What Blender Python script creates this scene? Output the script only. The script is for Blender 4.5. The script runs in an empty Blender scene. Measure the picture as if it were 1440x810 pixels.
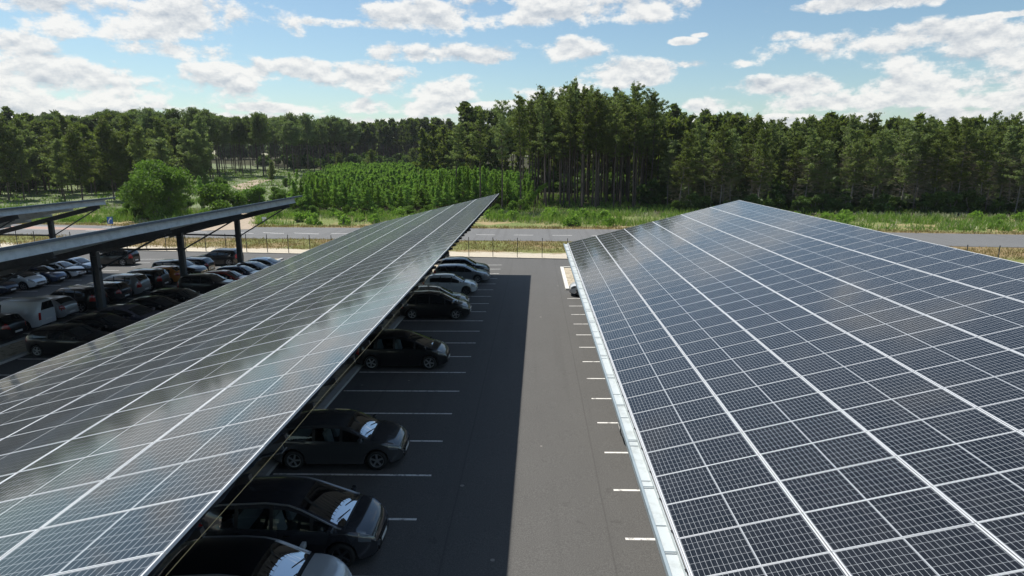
import bpy, bmesh, math, random
import numpy as np
from mathutils import Vector, Matrix
rad = math.radians
scene = bpy.context.scene
COL = scene.collection

# ------------------------------------------------------------------ camera
CAM = Vector((0.0, 0.0, 9.4587)); FPX = 891.95; PITCH = 0.2074; YAW = 0.0357; ROLL = 0.0013
fwd = Vector((-math.sin(YAW)*math.cos(PITCH), math.cos(YAW)*math.cos(PITCH), -math.sin(PITCH)))
rgt0 = Vector((math.cos(YAW), math.sin(YAW), 0)); up0 = rgt0.cross(fwd)
rgt = rgt0*math.cos(ROLL) + up0*math.sin(ROLL); upv = up0*math.cos(ROLL) - rgt0*math.sin(ROLL)
cd = bpy.data.cameras.new('camera'); cam = bpy.data.objects.new('camera', cd); COL.objects.link(cam)
cd.sensor_width = 36.0; cd.lens = 36.0*FPX/1440.0; cd.clip_start = 0.1; cd.clip_end = 6000
M = Matrix((rgt, upv, -fwd)).transposed().to_4x4(); M.translation = CAM; cam.matrix_world = M
scene.camera = cam

def pxdir(px, py):
    return (fwd*FPX + rgt*(px-720) - upv*(py-405)).normalized()
def project(P):
    d = Vector(P)-CAM; z = d.dot(fwd)
    if z < .1: return None
    return (720+FPX*d.dot(rgt)/z, 405-FPX*d.dot(upv)/z, z)

# ------------------------------------------------------------------ sun, sky, exposure
SUN_DIR = Vector((-2.945, 2.70, 6.93)).normalized()          # towards the sun
SUN_EL = math.asin(SUN_DIR.z)
sd = bpy.data.lights.new('sun', 'SUN'); sd.energy = 5.0; sd.angle = rad(0.53); sd.color = (1.0, .955, .88)
so = bpy.data.objects.new('sun', sd); COL.objects.link(so)
so.rotation_euler = (-SUN_DIR).to_track_quat('-Z', 'Y').to_euler()
SKY_STRENGTH = 0.098
CLOUD_WHITE = 0.80
scene.view_settings.view_transform = 'Standard'; scene.view_settings.look = 'None'
scene.view_settings.exposure = 0.12; scene.view_settings.gamma = 1.0
scene.view_settings.use_curve_mapping = False

class NT:
    """small helper for node graphs"""
    def __init__(s, tree): s.t = tree; s.n = tree.nodes; s.l = tree.links
    def node(s, typ, **kw):
        n = s.n.new(typ)
        for k, v in kw.items(): setattr(n, k, v)
        return n
    def put(s, sock, v):
        if hasattr(v, 'is_output'): s.l.new(v, sock)
        elif isinstance(v, (tuple, list)) and sock.type == 'RGBA' and len(v) == 3: sock.default_value = (*v, 1)
        else: sock.default_value = v
    def m(s, op, a, b=None, c=None, clamp=False):
        n = s.node('ShaderNodeMath', operation=op); n.use_clamp = clamp
        s.put(n.inputs[0], a)
        if b is not None: s.put(n.inputs[1], b)
        if c is not None: s.put(n.inputs[2], c)
        return n.outputs[0]
    def v(s, op, a, b=None):
        n = s.node('ShaderNodeVectorMath', operation=op); s.put(n.inputs[0], a)
        if b is not None: s.put(n.inputs[1], b)
        return n.outputs['Value'] if op in ('DOT_PRODUCT', 'LENGTH') else n.outputs[0]
    def sep(s, a):
        n = s.node('ShaderNodeSeparateXYZ'); s.put(n.inputs[0], a); return n.outputs
    def comb(s, x=0., y=0., z=0.):
        n = s.node('ShaderNodeCombineXYZ')
        for i, q in enumerate((x, y, z)): s.put(n.inputs[i], q)
        return n.outputs[0]
    def ramp(s, x, lo, hi, a=0., b=1., smooth=True):
        n = s.node('ShaderNodeMapRange'); n.interpolation_type = 'SMOOTHSTEP' if smooth else 'LINEAR'
        s.put(n.inputs[0], x); s.put(n.inputs[1], lo); s.put(n.inputs[2], hi); s.put(n.inputs[3], a); s.put(n.inputs[4], b)
        return n.outputs[0]
    def mix(s, f, a, b, mode='MIX'):
        n = s.node('ShaderNodeMix', data_type='RGBA', blend_type=mode)
        s.put(n.inputs[0], f); s.put(n.inputs[6], a); s.put(n.inputs[7], b); return n.outputs[2]
    def noise(s, vec, scale, detail=4., rough=.55, dist=0.):
        n = s.node('ShaderNodeTexNoise'); s.put(n.inputs['Vector'], vec)
        n.inputs['Scale'].default_value = scale; n.inputs['Detail'].default_value = detail
        n.inputs['Roughness'].default_value = rough; n.inputs['Distortion'].default_value = dist
        return n.outputs[0]

world = bpy.data.worlds.new('World'); scene.world = world; world.use_nodes = True
w = NT(world.node_tree); w.n.clear()
sky = w.node('ShaderNodeTexSky'); sky.sky_type = 'NISHITA'; sky.sun_disc = False
sky.sun_elevation = SUN_EL; sky.sun_rotation = math.atan2(SUN_DIR.x, SUN_DIR.y)
sky.air_density = 1.0; sky.dust_density = 0.6; sky.ozone_density = 1.8; sky.altitude = 50
tc = w.node('ShaderNodeTexCoord'); dirv = w.v('NORMALIZE', tc.outputs['Generated'])
dx, dy, dz = w.sep(dirv)
az = w.m('ARCTAN2', dx, dy); el = w.m('ARCSINE', dz)
CL = [(190,22,200,34),(55,6,120,20),(255,72,80,13),(15,66,42,22),(150,116,190,26),(30,98,90,30),(80,150,190,20),(330,100,90,14),(420,96,110,14),(520,108,110,22),(600,126,90,20),
      (600,24,100,22),(500,34,90,8),(610,78,95,16),(700,82,50,14),(790,70,66,18),(830,14,170,24),(760,2,120,14),(870,104,86,20),(790,128,70,14),(560,150,130,12),(380,152,80,8),
      (1000,90,46,7),(1108,50,36,7),(962,58,20,5),(985,49,12,3),(1230,3,110,10),(1260,58,160,20),(1350,80,120,26),(1390,50,70,14),(1120,122,100,14),(1000,150,80,14),(1310,118,150,16),(1200,142,130,12),(720,150,60,9),(1400,140,70,12),(655,108,26,6),(250,168,300,12),(760,172,200,10),(1100,172,260,10),(560,172,120,8),(1350,165,160,12),(1420,20,40,4)]
uv = w.comb(az, el, 0.)
best = None
for (cx, cy, rx, ry) in CL:
    d0 = pxdir(cx, cy); a0 = math.atan2(d0.x, d0.y); e0 = math.asin(d0.z)
    da = rx*1.12/FPX; de = ry*1.15/FPX
    q = w.v('MULTIPLY', w.v('SUBTRACT', uv, (a0, e0, 0)), (1/da, 1/de, 0))
    r2 = w.v('DOT_PRODUCT', q, q)
    best = r2 if best is None else w.m('MINIMUM', best, r2)
shape = w.m('SUBTRACT', 1.0, best)                            # 1 at a cloud's heart, 0 at its rim
shape = w.m('MAXIMUM', shape, -1.6)
nv = w.comb(w.m('MULTIPLY', az, 1.0), w.m('MULTIPLY', el, 1.7), 0.37)
n1 = w.noise(nv, 13.0, 9, .62, .0)
nv2 = w.comb(az, w.m('MULTIPLY', w.m('ADD', el, .0075), 1.7), 0.37)
n2 = w.noise(nv2, 13.0, 9, .62, .0)
dens = w.m('ADD', w.m('MULTIPLY', shape, .75), w.m('MULTIPLY', w.m('SUBTRACT', n1, .560), 3.7))
low = w.ramp(dens, -.04, .44)
# higher clouds overhead: flat layer seen from below
inv = w.m('DIVIDE', 1.0, w.m('MAXIMUM', dz, .06))
pl = w.comb(w.m('MULTIPLY', dx, inv), w.m('MULTIPLY', dy, inv), 2.1)
n3 = w.noise(pl, 1.15, 6, .56, .3)
high = w.m('MULTIPLY', w.ramp(n3, .53, .63), w.ramp(el, rad(13), rad(17)))
below = w.m('MULTIPLY', w.ramp(el, rad(-1), rad(.2)), 1.0)
cov = w.m('MULTIPLY', w.m('MAXIMUM', low, w.m('MULTIPLY', high, .9)), below)
lit = w.m('ADD', w.m('MULTIPLY', w.m('SUBTRACT', n1, n2), 4.8), .80)
thick = w.ramp(dens, .25, 1.3, 0., .30)
lit = w.m('SUBTRACT', lit, thick, clamp=True)
ccol = w.mix(lit, (.50, .57, .66), (1.10, 1.09, 1.06))
ccol = w.mix(1.0, ccol, w.comb(CLOUD_WHITE, CLOUD_WHITE, CLOUD_WHITE), 'MULTIPLY')
bgs = w.node('ShaderNodeBackground'); w.l.new(w.mix(1.0, sky.outputs[0], (1.0, 1.10, 1.07), 'MULTIPLY'), bgs.inputs[0]); bgs.inputs[1].default_value = SKY_STRENGTH
bgc = w.node('ShaderNodeBackground'); w.l.new(ccol, bgc.inputs[0]); bgc.inputs[1].default_value = 1.0
mx = w.node('ShaderNodeMixShader'); w.l.new(w.m('MULTIPLY', cov, .93), mx.inputs[0]); w.l.new(bgs.outputs[0], mx.inputs[1]); w.l.new(bgc.outputs[0], mx.inputs[2])
wo = w.node('ShaderNodeOutputWorld'); w.l.new(mx.outputs[0], wo.inputs[0])
world.cycles.sampling_method = 'MANUAL'; world.cycles.sample_map_resolution = 512
scene.cycles.max_bounces = 6; scene.cycles.diffuse_bounces = 3; scene.cycles.glossy_bounces = 3
scene.cycles.transmission_bounces = 2; scene.cycles.transparent_max_bounces = 4
scene.cycles.caustics_reflective = False; scene.cycles.caustics_refractive = False

# ------------------------------------------------------------------ helpers
AX, AY = 0.0107, -0.0162
def sstep(x, a, b):
    t = np.clip((x-a)/(b-a), 0, 1); return t*t*(3-2*t)
def gz(X, Y):
    z = AX*np.clip(X, -60, 30) + AY*np.minimum(Y, 75)
    rise = .025*np.clip(np.asarray(Y)-130, 0, 420)*(1-.8*sstep(np.asarray(X, dtype=float), -25, 35))
    return z + rise
def g(X, Y): return float(gz(X, Y))

def mat(name, color=(.5,.5,.5), rough=.6, metal=0., spec=.5, coat=0., coat_rough=.05):
    m = bpy.data.materials.new(name); m.use_nodes = True
    b = m.node_tree.nodes['Principled BSDF']
    b.inputs['Base Color'].default_value = (*color, 1); b.inputs['Roughness'].default_value = rough
    b.inputs['Metallic'].default_value = metal; b.inputs['Specular IOR Level'].default_value = spec
    b.inputs['Coat Weight'].default_value = coat; b.inputs['Coat Roughness'].default_value = coat_rough
    return m
def mnt(m): return NT(m.node_tree), m.node_tree.nodes['Principled BSDF']

def link(name, me, parent=None, material=None):
    o = bpy.data.objects.new(name, me); COL.objects.link(o)
    if parent is not None: o.parent = parent
    if material is not None and me is not None:
        if len(me.materials) == 0: me.materials.append(material)
    return o
def empty(name, label, cat, loc=(0,0,0), rz=0., group=None):
    o = bpy.data.objects.new(name, None); COL.objects.link(o); o.location = loc; o.rotation_euler = (0, 0, rz)
    o.empty_display_size = .3
    tag(o, label, cat, group); return o
def tag(o, label=None, cat=None, group=None, kind=None):
    if label: o['label'] = label
    if cat: o['category'] = cat
    if group: o['group'] = group
    if kind: o['kind'] = kind
    return o
def arr_mesh(name, V, F, mats=(), mi=None, smooth=False):
    """mesh from numpy arrays; F is (n,4) or (n,3)"""
    me = bpy.data.meshes.new(name); V = np.asarray(V, dtype=np.float32); F = np.asarray(F, dtype=np.int32)
    k = F.shape[1]
    me.vertices.add(len(V)); me.vertices.foreach_set('co', V.ravel())
    me.loops.add(F.size); me.loops.foreach_set('vertex_index', F.ravel())
    me.polygons.add(len(F)); me.polygons.foreach_set('loop_start', np.arange(0, F.size, k, dtype=np.int32))
    if mi is not None: me.polygons.foreach_set('material_index', np.asarray(mi, dtype=np.int32))
    me.polygons.foreach_set('use_smooth', np.full(len(F), smooth))
    me.update(calc_edges=True)
    for m in mats: me.materials.append(m)
    return me

class MB:
    """collects boxes, bars, tubes -> one mesh object"""
    def __init__(s): s.V = []; s.F = []; s.MI = []; s.mi = 0
    def quad(s, *p):
        b = len(s.V); s.V += [tuple(q) for q in p]; s.F.append(tuple(range(b, b+len(p)))); s.MI.append(s.mi)
    def box(s, c, d, R=None):
        hx, hy, hz = d[0]/2, d[1]/2, d[2]/2; c = Vector(c)
        P = [Vector((x, y, z)) for z in (-hz, hz) for y in (-hy, hy) for x in (-hx, hx)]
        if R is not None: P = [R @ q for q in P]
        b = len(s.V); s.V += [tuple(c+q) for q in P]
        for f in ((0,2,3,1),(4,5,7,6),(0,1,5,4),(2,6,7,3),(0,4,6,2),(1,3,7,5)):
            s.F.append(tuple(b+i for i in f)); s.MI.append(s.mi)
    def bar(s, a, b_, w_, h_, up=(0,0,1)):
        a = Vector(a); b_ = Vector(b_); x = (b_-a); L = x.length; x.normalize()
        y = Vector(up).cross(x)
        if y.length < 1e-4: y = Vector((0,1,0)).cross(x)
        y.normalize(); z = x.cross(y)
        s.box((a+b_)/2, (L, w_, h_), Matrix((x, y, z)).transposed())
    def tube(s, pts, r, n=8, cap=True):
        rings = []; pts = [Vector(p) for p in pts]
        rr = r if isinstance(r, (list, tuple)) else [r]*len(pts)
        for i, p in enumerate(pts):
            t = (pts[min(i+1, len(pts)-1)]-pts[max(i-1, 0)]).normalized()
            a = t.cross(Vector((0,0,1)));
            if a.length < .05: a = t.cross(Vector((1,0,0)))
            a.normalize(); b2 = t.cross(a); base = len(s.V)
            for k in range(n):
                th = 2*math.pi*k/n; s.V.append(tuple(p+(a*math.cos(th)+b2*math.sin(th))*rr[i]))
            rings.append(base)
        for i in range(len(rings)-1):
            for k in range(n):
                k2 = (k+1) % n
                s.F.append((rings[i]+k, rings[i]+k2, rings[i+1]+k2, rings[i+1]+k)); s.MI.append(s.mi)
        if cap:
            s.F.append(tuple(rings[0]+k for k in range(n))); s.MI.append(s.mi)
            s.F.append(tuple(rings[-1]+k for k in reversed(range(n)))); s.MI.append(s.mi)
    def mesh(s, name, mats=(), smooth=False, bevel=0):
        me = bpy.data.meshes.new(name); me.from_pydata(s.V, [], s.F); me.update()
        bm = bmesh.new(); bm.from_mesh(me)
        if bevel > 0: bmesh.ops.bevel(bm, geom=bm.edges[:], offset=bevel, segments=2, affect='EDGES', profile=.6)
        bmesh.ops.recalc_face_normals(bm, faces=bm.faces[:]); bm.to_mesh(me); bm.free()
        if not bevel: me.polygons.foreach_set('material_index', s.MI)
        for m in mats: me.materials.append(m)
        if smooth:
            me.polygons.foreach_set('use_smooth', [True]*len(me.polygons)); me.set_sharp_from_angle(angle=rad(35))
        return me
    def build(s, name, m, parent=None, **kw):
        mats = m if isinstance(m, (list, tuple)) else (m,)
        return link(name, s.mesh(name, mats, **kw), parent)

# ------------------------------------------------------------------ materials of the setting
def ground_material():
    m = mat('ground_soil', rough=.95, spec=.1); n, b = mnt(m)
    geo = n.node('ShaderNodeNewGeometry'); P = geo.outputs['Position']; X, Y, Z = n.sep(P)
    flat = n.comb(X, Y, 0.)
    nb = n.noise(flat, .09, 5, .6); nm = n.noise(flat, .55, 5, .65); nf = n.noise(flat, 3.5, 4, .7)
    v = n.m('ADD', Y, n.m('MULTIPLY', X, .10))
    vp = n.m('ADD', Y, n.m('MULTIPLY', X, .16))
    wob = n.m('MULTIPLY', n.m('SUBTRACT', nm, .5), 5.0)
    sand = n.mix(nf, (.40, .34, .26), (.66, .60, .49))
    dry = n.mix(nm, (.20, .155, .075), (.30, .21, .125))
    dry = n.mix(n.ramp(nb, .45, .6), dry, (.16, .18, .06))
    dry = n.mix(n.ramp(nf, .5, .75), dry, (.34, .29, .15))
    green = n.mix(nm, (.09, .15, .03), (.20, .22, .08))
    green = n.mix(n.ramp(nf, .50, .66), green, (.36, .33, .20))
    green = n.mix(n.ramp(nb, .46, .58), green, (.34, .27, .15))
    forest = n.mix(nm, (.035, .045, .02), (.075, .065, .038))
    pale = n.mix(n.ramp(nf, .4, .65), (.13, .17, .07), (.25, .27, .18))
    c = n.mix(n.ramp(n.m('ADD', vp, wob), 68.2, 69.8), sand, dry)
    c = n.mix(n.ramp(n.m('ADD', v, n.m('MULTIPLY', wob, .3)), 90, 95), c, green)
    c = n.mix(n.m('MULTIPLY', n.ramp(v, 95.2, 93.0), n.ramp(v, 90, 91.5)), c, (.24, .17, .10))
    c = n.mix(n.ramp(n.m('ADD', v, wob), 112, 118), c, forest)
    # the open heath of the left-hand clearing
    open_ = n.m('MULTIPLY', n.m('MULTIPLY', n.ramp(X, -30, -40), n.ramp(Y, 120, 135)), n.ramp(n.m('ADD', n.m('MULTIPLY', X, .75), Y), 236, 222))
    c = n.mix(n.m('MULTIPLY', open_, n.ramp(nb, .3, .5)), c, pale)
    n.put(b.inputs['Base Color'], c)
    bp = n.node('ShaderNodeBump'); bp.inputs['Strength'].default_value = .6; bp.inputs['Distance'].default_value = .15
    n.put(bp.inputs['Height'], nf); n.put(b.inputs['Normal'], bp.outputs[0])
    return m
def asphalt_material(name, c1, c2, rough=.85, tone=None):
    m = mat(name, rough=rough, spec=.35); n, b = mnt(m)
    geo = n.node('ShaderNodeNewGeometry'); P = geo.outputs['Position']
    X, Y, Z = n.sep(P)
    str_ = n.noise(n.comb(n.m('MULTIPLY', X, .9), n.m('MULTIPLY', Y, .12), 0.), .8, 4, .6)
    nm = n.noise(P, .5, 4, .6); nf = n.noise(P, 38, 3, .7)
    c = n.mix(n.m('ADD', n.m('MULTIPLY', nm, .5), n.m('MULTIPLY', str_, .5)), c1, c2)
    sp = n.ramp(nf, .35, .7, .72, 1.28)
    c = n.mix(1.0, c, n.comb(sp, sp, sp), 'MULTIPLY')
    jx = n.m('ABSOLUTE', n.m('SUBTRACT', n.m('FLOORED_MODULO', n.m('ADD', X, n.m('MULTIPLY', n.m('SUBTRACT', nm, .5), .05)), 4.2), 2.0))
    c = n.mix(n.m('MULTIPLY', n.ramp(jx, .035, .012), .35), c, (.05, .048, .045))
    tyre = n.ramp(n.noise(n.comb(n.m('MULTIPLY', X, 1.6), n.m('MULTIPLY', Y, .05), 0.), 1., 3, .5), .52, .66)
    c = n.mix(n.m('MULTIPLY', tyre, .22), c, (.075, .073, .07))
    # oil drips, small worn spots, paler chips
    st = n.ramp(n.noise(P, 1.7, 3, .5, 1.), .66, .74)
    c = n.mix(n.m('MULTIPLY', st, .28), c, (.035, .033, .03))
    vo = n.node('ShaderNodeTexVoronoi'); n.put(vo.inputs['Vector'], P); vo.inputs['Scale'].default_value = .45
    chip = n.ramp(vo.outputs['Distance'], .035, .025)
    c = n.mix(n.m('MULTIPLY', chip, .7), c, (.34, .32, .29))
    n.put(b.inputs['Base Color'], c)
    bp = n.node('ShaderNodeBump'); bp.inputs['Strength'].default_value = .35; bp.inputs['Distance'].default_value = .01
    n.put(bp.inputs['Height'], nf); n.put(b.inputs['Normal'], bp.outputs[0])
    return m
def worn(name, col, dark, scale=6, lo=.55, hi=.75, rough=.7, **kw):
    m = mat(name, col, rough, **kw); n, b = mnt(m)
    geo = n.node('ShaderNodeNewGeometry'); nf = n.noise(geo.outputs['Position'], scale, 5, .7)
    n.put(b.inputs['Base Color'], n.mix(n.ramp(nf, lo, hi), col, dark)); return m

M_ground = ground_material()
M_lot = asphalt_material('parking_asphalt', (.093, .091, .087), (.124, .121, .116))
M_road = asphalt_material('road_asphalt', (.135, .136, .138), (.185, .185, .182))
M_line = worn('line_paint', (.78, .77, .74), (.30, .29, .28), 7, .48, .66)
M_kerb = worn('kerb_concrete', (.42, .41, .39), (.22, .21, .19), 3)
M_sand = worn('median_sand', (.50, .43, .32), (.26, .21, .14), 3.5, .45, .65, .95)
M_redroad = worn('red_surfacing', (.33, .20, .155), (.26, .17, .14), 1.5)

# ------------------------------------------------------------------ terrain, parking, road
def grid_sheet(name, xs, ys, dz, m, fy=None):
    X, Y = np.meshgrid(np.asarray(xs, float), np.asarray(ys, float))
    if fy is not None: X, Y = fy(X, Y)
    Z = gz(X, Y) + dz; V = np.stack([X, Y, Z], -1).reshape(-1, 3); nx = len(xs); F = []
    for j in range(len(ys)-1):
        for i in range(nx-1):
            a = j*nx+i; F.append((a, a+1, a+nx+1, a+nx))
    return link(name, arr_mesh(name, V, F, (m,), smooth=True))
xs = sorted(set([-640,-500,-400,-330,-270,-220,-180,-150,-120,-100,-85,-70,-60]+list(range(-50, 61, 6))+[30,75,100,130,170,220,300,400,550,640]))
ys = sorted(set([-85,-60,-20]+list(range(0, 75, 6))+[75,82,90,98,106,115,123,130,145,160,180,200,230,260,300,350,400,450,500,549,551,600,665]))
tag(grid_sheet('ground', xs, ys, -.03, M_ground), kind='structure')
def lotf(X, Y):   # t in 0..1 across, slanted far edge
    return X, -25 + Y*(64.6-.16*X+25)
tag(grid_sheet('parking_lot', [-90,-75,-60,-50,-40,-30,-20,-10,0,10,20,30,45,60], np.linspace(0, 1, 20), 0., M_lot, lotf), kind='structure')
def roadf(X, Y): return X, 79.6 + Y*13.3 - .10*X
tag(grid_sheet('road', [-500,-300,-200,-150,-120,-100,-80,-60,-45,-30,-15,0,15,30,45,60,80,110,150,250,450], np.linspace(0, 1, 6), .004, M_road, roadf), kind='structure')
tag(grid_sheet('road_median', [-260,-200,-150,-120,-100,-80,-60,-52], [0, .5, 1], .010, M_redroad,
               lambda X, Y: (X, 87.0 + Y*3.2*np.clip((-50-X)/25, .05, 1) - .10*X)), kind='structure')
# the sandy track running back into the clearing
tp = [(-46.3,93.5,3.6),(-47.6,99,3.2),(-56.4,122,2.8),(-65.6,145,2.6),(-78,174,2.6),(-90.4,195,2.8),(-97,225,3.0)]
V = []; F = []
for i, (a, b_, wd) in enumerate(tp):
    for s_ in (-1, 0, 1): V.append((a+s_*wd, b_+s_*wd*.25, g(a+s_*wd, b_+s_*wd*.25)+.03))
for i in range(len(tp)-1):
    for k in (0, 1): F.append((i*3+k, i*3+k+1, i*3+k+4, i*3+k+3))
M_track = worn('track_sand', (.42, .33, .25), (.30, .25, .17), 1.2, .4, .7, .95)
tag(link('path', arr_mesh('path', V, F, (M_track,), smooth=True)), kind='structure')

def strip_lines(mb, segs, wd, dz):
    for (x0, y0, x1, y1) in segs:
        d = Vector((x1-x0, y1-y0, 0)).normalized(); nn = Vector((-d.y, d.x, 0))*wd/2
        n_ = max(1, int(math.hypot(x1-x0, y1-y0)/3))
        for k in range(n_):
            a = Vector((x0+(x1-x0)*k/n_, y0+(y1-y0)*k/n_, 0)); b2 = Vector((x0+(x1-x0)*(k+1)/n_, y0+(y1-y0)*(k+1)/n_, 0))
            q = [a-nn, b2-nn, b2+nn, a+nn]
            mb.quad(*[(p_.x, p_.y, g(p_.x, p_.y)+dz) for p_ in q])
PER = 18.09
# bay lines: each painted line set of one bay row is part of the ground markings
mb = MB(); seg = []
for i in range(-8, 19): seg.append((-8.15, 15.527+2.5*i, -3.15, 15.527+2.5*i))
for i in range(-8, 13): seg.append((2.40, 14.731+2.5*i, 7.4, 14.731+2.5*i))
for i in range(-8, 18):
    seg.append((-10.6, 15.527+2.5*i, -15.6, 15.527+2.5*i))
for i in range(0, 16):
    seg.append((-PER-8.15, 24.94+2.5*i, -PER-3.15, 24.94+2.5*i)); seg.append((-PER-10.9, 24.94+2.5*i, -PER-15.9, 24.94+2.5*i))
for i in range(0, 18): seg.append((-2*PER-8.15, 22.77+2.5*i, -2*PER-3.15, 22.77+2.5*i))
strip_lines(mb, seg, .10, .004)
tag(mb.build('bay_markings', M_line), kind='structure')
mb = MB()
dash = [(-43.2,90.3,-40.2,89.0),(-39.2,90.0,-35.6,88.6),(-34.4,89.3,-30.4,88.0),(-52,92.0,-48,90.9),(-57,92.3,-54,91.8)]
x = -8.0
while x < 14: dash.append((x, 85.45-.104*x, x+2.6, 85.45-.104*(x+2.6))); x += 5.2
x = -13.2
while x > -30: dash.append((x, 85.45-.104*x, x+2.6, 85.45-.104*(x+2.6))); x -= 5.2
strip_lines(mb, dash, .20, .012)
for x0 in range(-250, -58, 14): strip_lines(mb, [(x0, 86.7-.1*x0, x0+9, 86.7-.1*(x0+9)), (x0, 90.5-.1*x0, x0+9, 90.5-.1*(x0+9))], .16, .012)
tag(mb.build('road_markings', M_line), kind='structure')

def kerb_line(name, pts, wd, h, m):
    mb = MB()
    for (a, b2) in zip(pts[:-1], pts[1:]):
        d = Vector((b2[0]-a[0], b2[1]-a[1], 0)); L = d.length; d.normalize(); n_ = max(1, round(L/1.0))
        for k in range(n_):
            p0 = Vector((a[0], a[1], 0))+d*(L*k/n_+.004); p1 = Vector((a[0], a[1], 0))+d*(L*(k+1)/n_-.004)
            p0.z = g(p0.x, p0.y)+h/2-.03; p1.z = g(p1.x, p1.y)+h/2-.03
            mb.bar(p0, p1, wd, h+.06)
    return tag(mb.build(name, m), kind='structure')
def median(x0, x1, y0, y1, name='median_strip'):
    r = grid_sheet(name, [x0, (x0+x1)/2, x1], np.linspace(y0, y1, 14), .05, M_sand); tag(r, kind='structure')
median(-10.3, -8.5, -18, 60.4); kerb_line('kerb', [(-8.4, -18), (-8.4, 60.5)], .30, .12, M_kerb); kerb_line('kerb', [(-10.4, -18), (-10.4, 60.5)], .2, .12, M_kerb)
kerb_line('kerb', [(-8.4, 60.6), (-10.4, 60.6)], .2, .12, M_kerb)
median(-PER-10.7, -PER-8.5, 10, 65); kerb_line('kerb', [(-PER-8.4, 10), (-PER-8.4, 65)], .30, .12, M_kerb); kerb_line('kerb', [(-PER-10.8, 10), (-PER-10.8, 65)], .2, .12, M_kerb)
median(-2*PER-10.7, -2*PER-8.5, 20, 66); kerb_line('kerb', [(-2*PER-8.4, 20), (-2*PER-8.4, 66)], .30, .12, M_kerb)
median(7.6, 9.6, -18, 47.2); kerb_line('kerb', [(7.5, -18), (7.5, 47.2)], .2, .12, M_kerb)
M_kerbw = worn('kerb_pale', (.72, .70, .64), (.42, .40, .36), 3)
r = grid_sheet('parking_island', [2.7, 6, 10, 15], np.linspace(47.9, 58.3, 6), .06, M_sand); tag(r, kind='structure')
kerb_line('kerb', [(2.56, 47.8), (2.56, 58.5)], .28, .14, M_kerbw); kerb_line('kerb', [(2.7, 58.5), (15, 58.5)], .2, .14, M_kerbw)
kerb_line('kerb', [(-60, 64.75+.16*60), (45, 64.75-.16*45)], .16, .05, worn('edging_dark', (.10, .10, .095), (.16, .15, .14), 3))

# ------------------------------------------------------------------ solar canopies
def panel_material():
    m = mat('solar_glass', rough=.10, spec=.40); n, b = mnt(m)
    tcn = n.node('ShaderNodeTexCoord'); x, y, z = n.sep(tcn.outputs['Object'])
    W_, P_ = PW, PP
    xm = n.m('FLOORED_MODULO', x, W_); ym = n.m('FLOORED_MODULO', y, P_)
    # cells: 2 x 12 along the slope, 6 across
    a0, a1 = .044, 1.020
    half = n.m('GREATER_THAN', xm, PW/2 - .008)
    xs_ = n.m('SUBTRACT', xm, n.m('ADD', a0, n.m('MULTIPLY', half, PW/2-.008+.012-a0+.006)))
    cw = (PW/2-.018-a0)/12.0
    fx = n.m('ABSOLUTE', n.m('SUBTRACT', n.m('FLOORED_MODULO', xs_, cw), cw/2))
    gx = n.m('GREATER_THAN', fx, cw/2-.0024)
    ch = (PP-.046)/6.0
    ysn = n.m('SUBTRACT', ym, .023)
    fy = n.m('ABSOLUTE', n.m('SUBTRACT', n.m('FLOORED_MODULO', ysn, ch), ch/2))
    gy = n.m('GREATER_THAN', fy, ch/2-.0024)
    mid = n.m('LESS_THAN', n.m('ABSOLUTE', n.m('SUBTRACT', xm, PW/2)), .009)
    edge = n.m('LESS_THAN', n.m('ABSOLUTE', n.m('SUBTRACT', n.m('ABSOLUTE', n.m('SUBTRACT', xm, PW/2)), PW/2)), .036)
    line = n.m('MAXIMUM', n.m('MAXIMUM', gx, gy), n.m('MAXIMUM', mid, edge))
    # each cell and each panel a hair different
    cell = n.comb(n.m('FLOOR', n.m('DIVIDE', x, cw)), n.m('FLOOR', n.m('DIVIDE', y, ch)), 0.)
    wn = n.node('ShaderNodeTexWhiteNoise'); n.put(wn.inputs['Vector'], cell)
    geo = n.node('ShaderNodeNewGeometry')
    pn = n.noise(geo.outputs['Position'], .33, 2, .5)
    dust = n.noise(geo.outputs['Position'], 1.4, 5, .65)
    c = n.mix(wn.outputs[0], (.008, .009, .011), (.014, .015, .018))
    c = n.mix(n.m('MULTIPLY', n.ramp(dust, .3, .75), .022), c, (.30, .29, .27))
    col = n.mix(line, c, (.40, .42, .44))
    n.put(b.inputs['Base Color'], col)
    n.put(b.inputs['Roughness'], n.ramp(dust, .3, .8, .06, .12))
    b.inputs['Sheen Weight'].default_value = .60; b.inputs['Sheen Roughness'].default_value = .20; b.inputs['Sheen Tint'].default_value = (.95, .90, .80, 1)
    return m
PW, PP = 2.1017, 1.05
M_glass = panel_material()
M_alu = mat('panel_frame_alu', (.66, .67, .68), .40, metal=.2)
M_galv = worn('galvanised_steel', (.60, .63, .65), (.46, .49, .51), 2.2, .4, .7, .45, metal=.3)
M_steel = worn('dark_steel', (.085, .10, .115), (.06, .07, .08), 3, .4, .7, .5, metal=.2)
M_sheet = mat('roof_sheet_steel', (.30, .32, .335), .5, metal=.2)
M_gut = worn('gutter_zinc', (.52, .56, .56), (.40, .43, .42), 2.5, .45, .75, .5)
M_gutl = worn('gutter_lip', (.30, .36, .39), (.23, .28, .30), 2.5, .45, .75, .45)
M_blackpl = mat('black_plastic', (.015, .015, .016), .5)
M_cable = mat('yellow_cable', (.10, .095, .045), .6)

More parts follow.
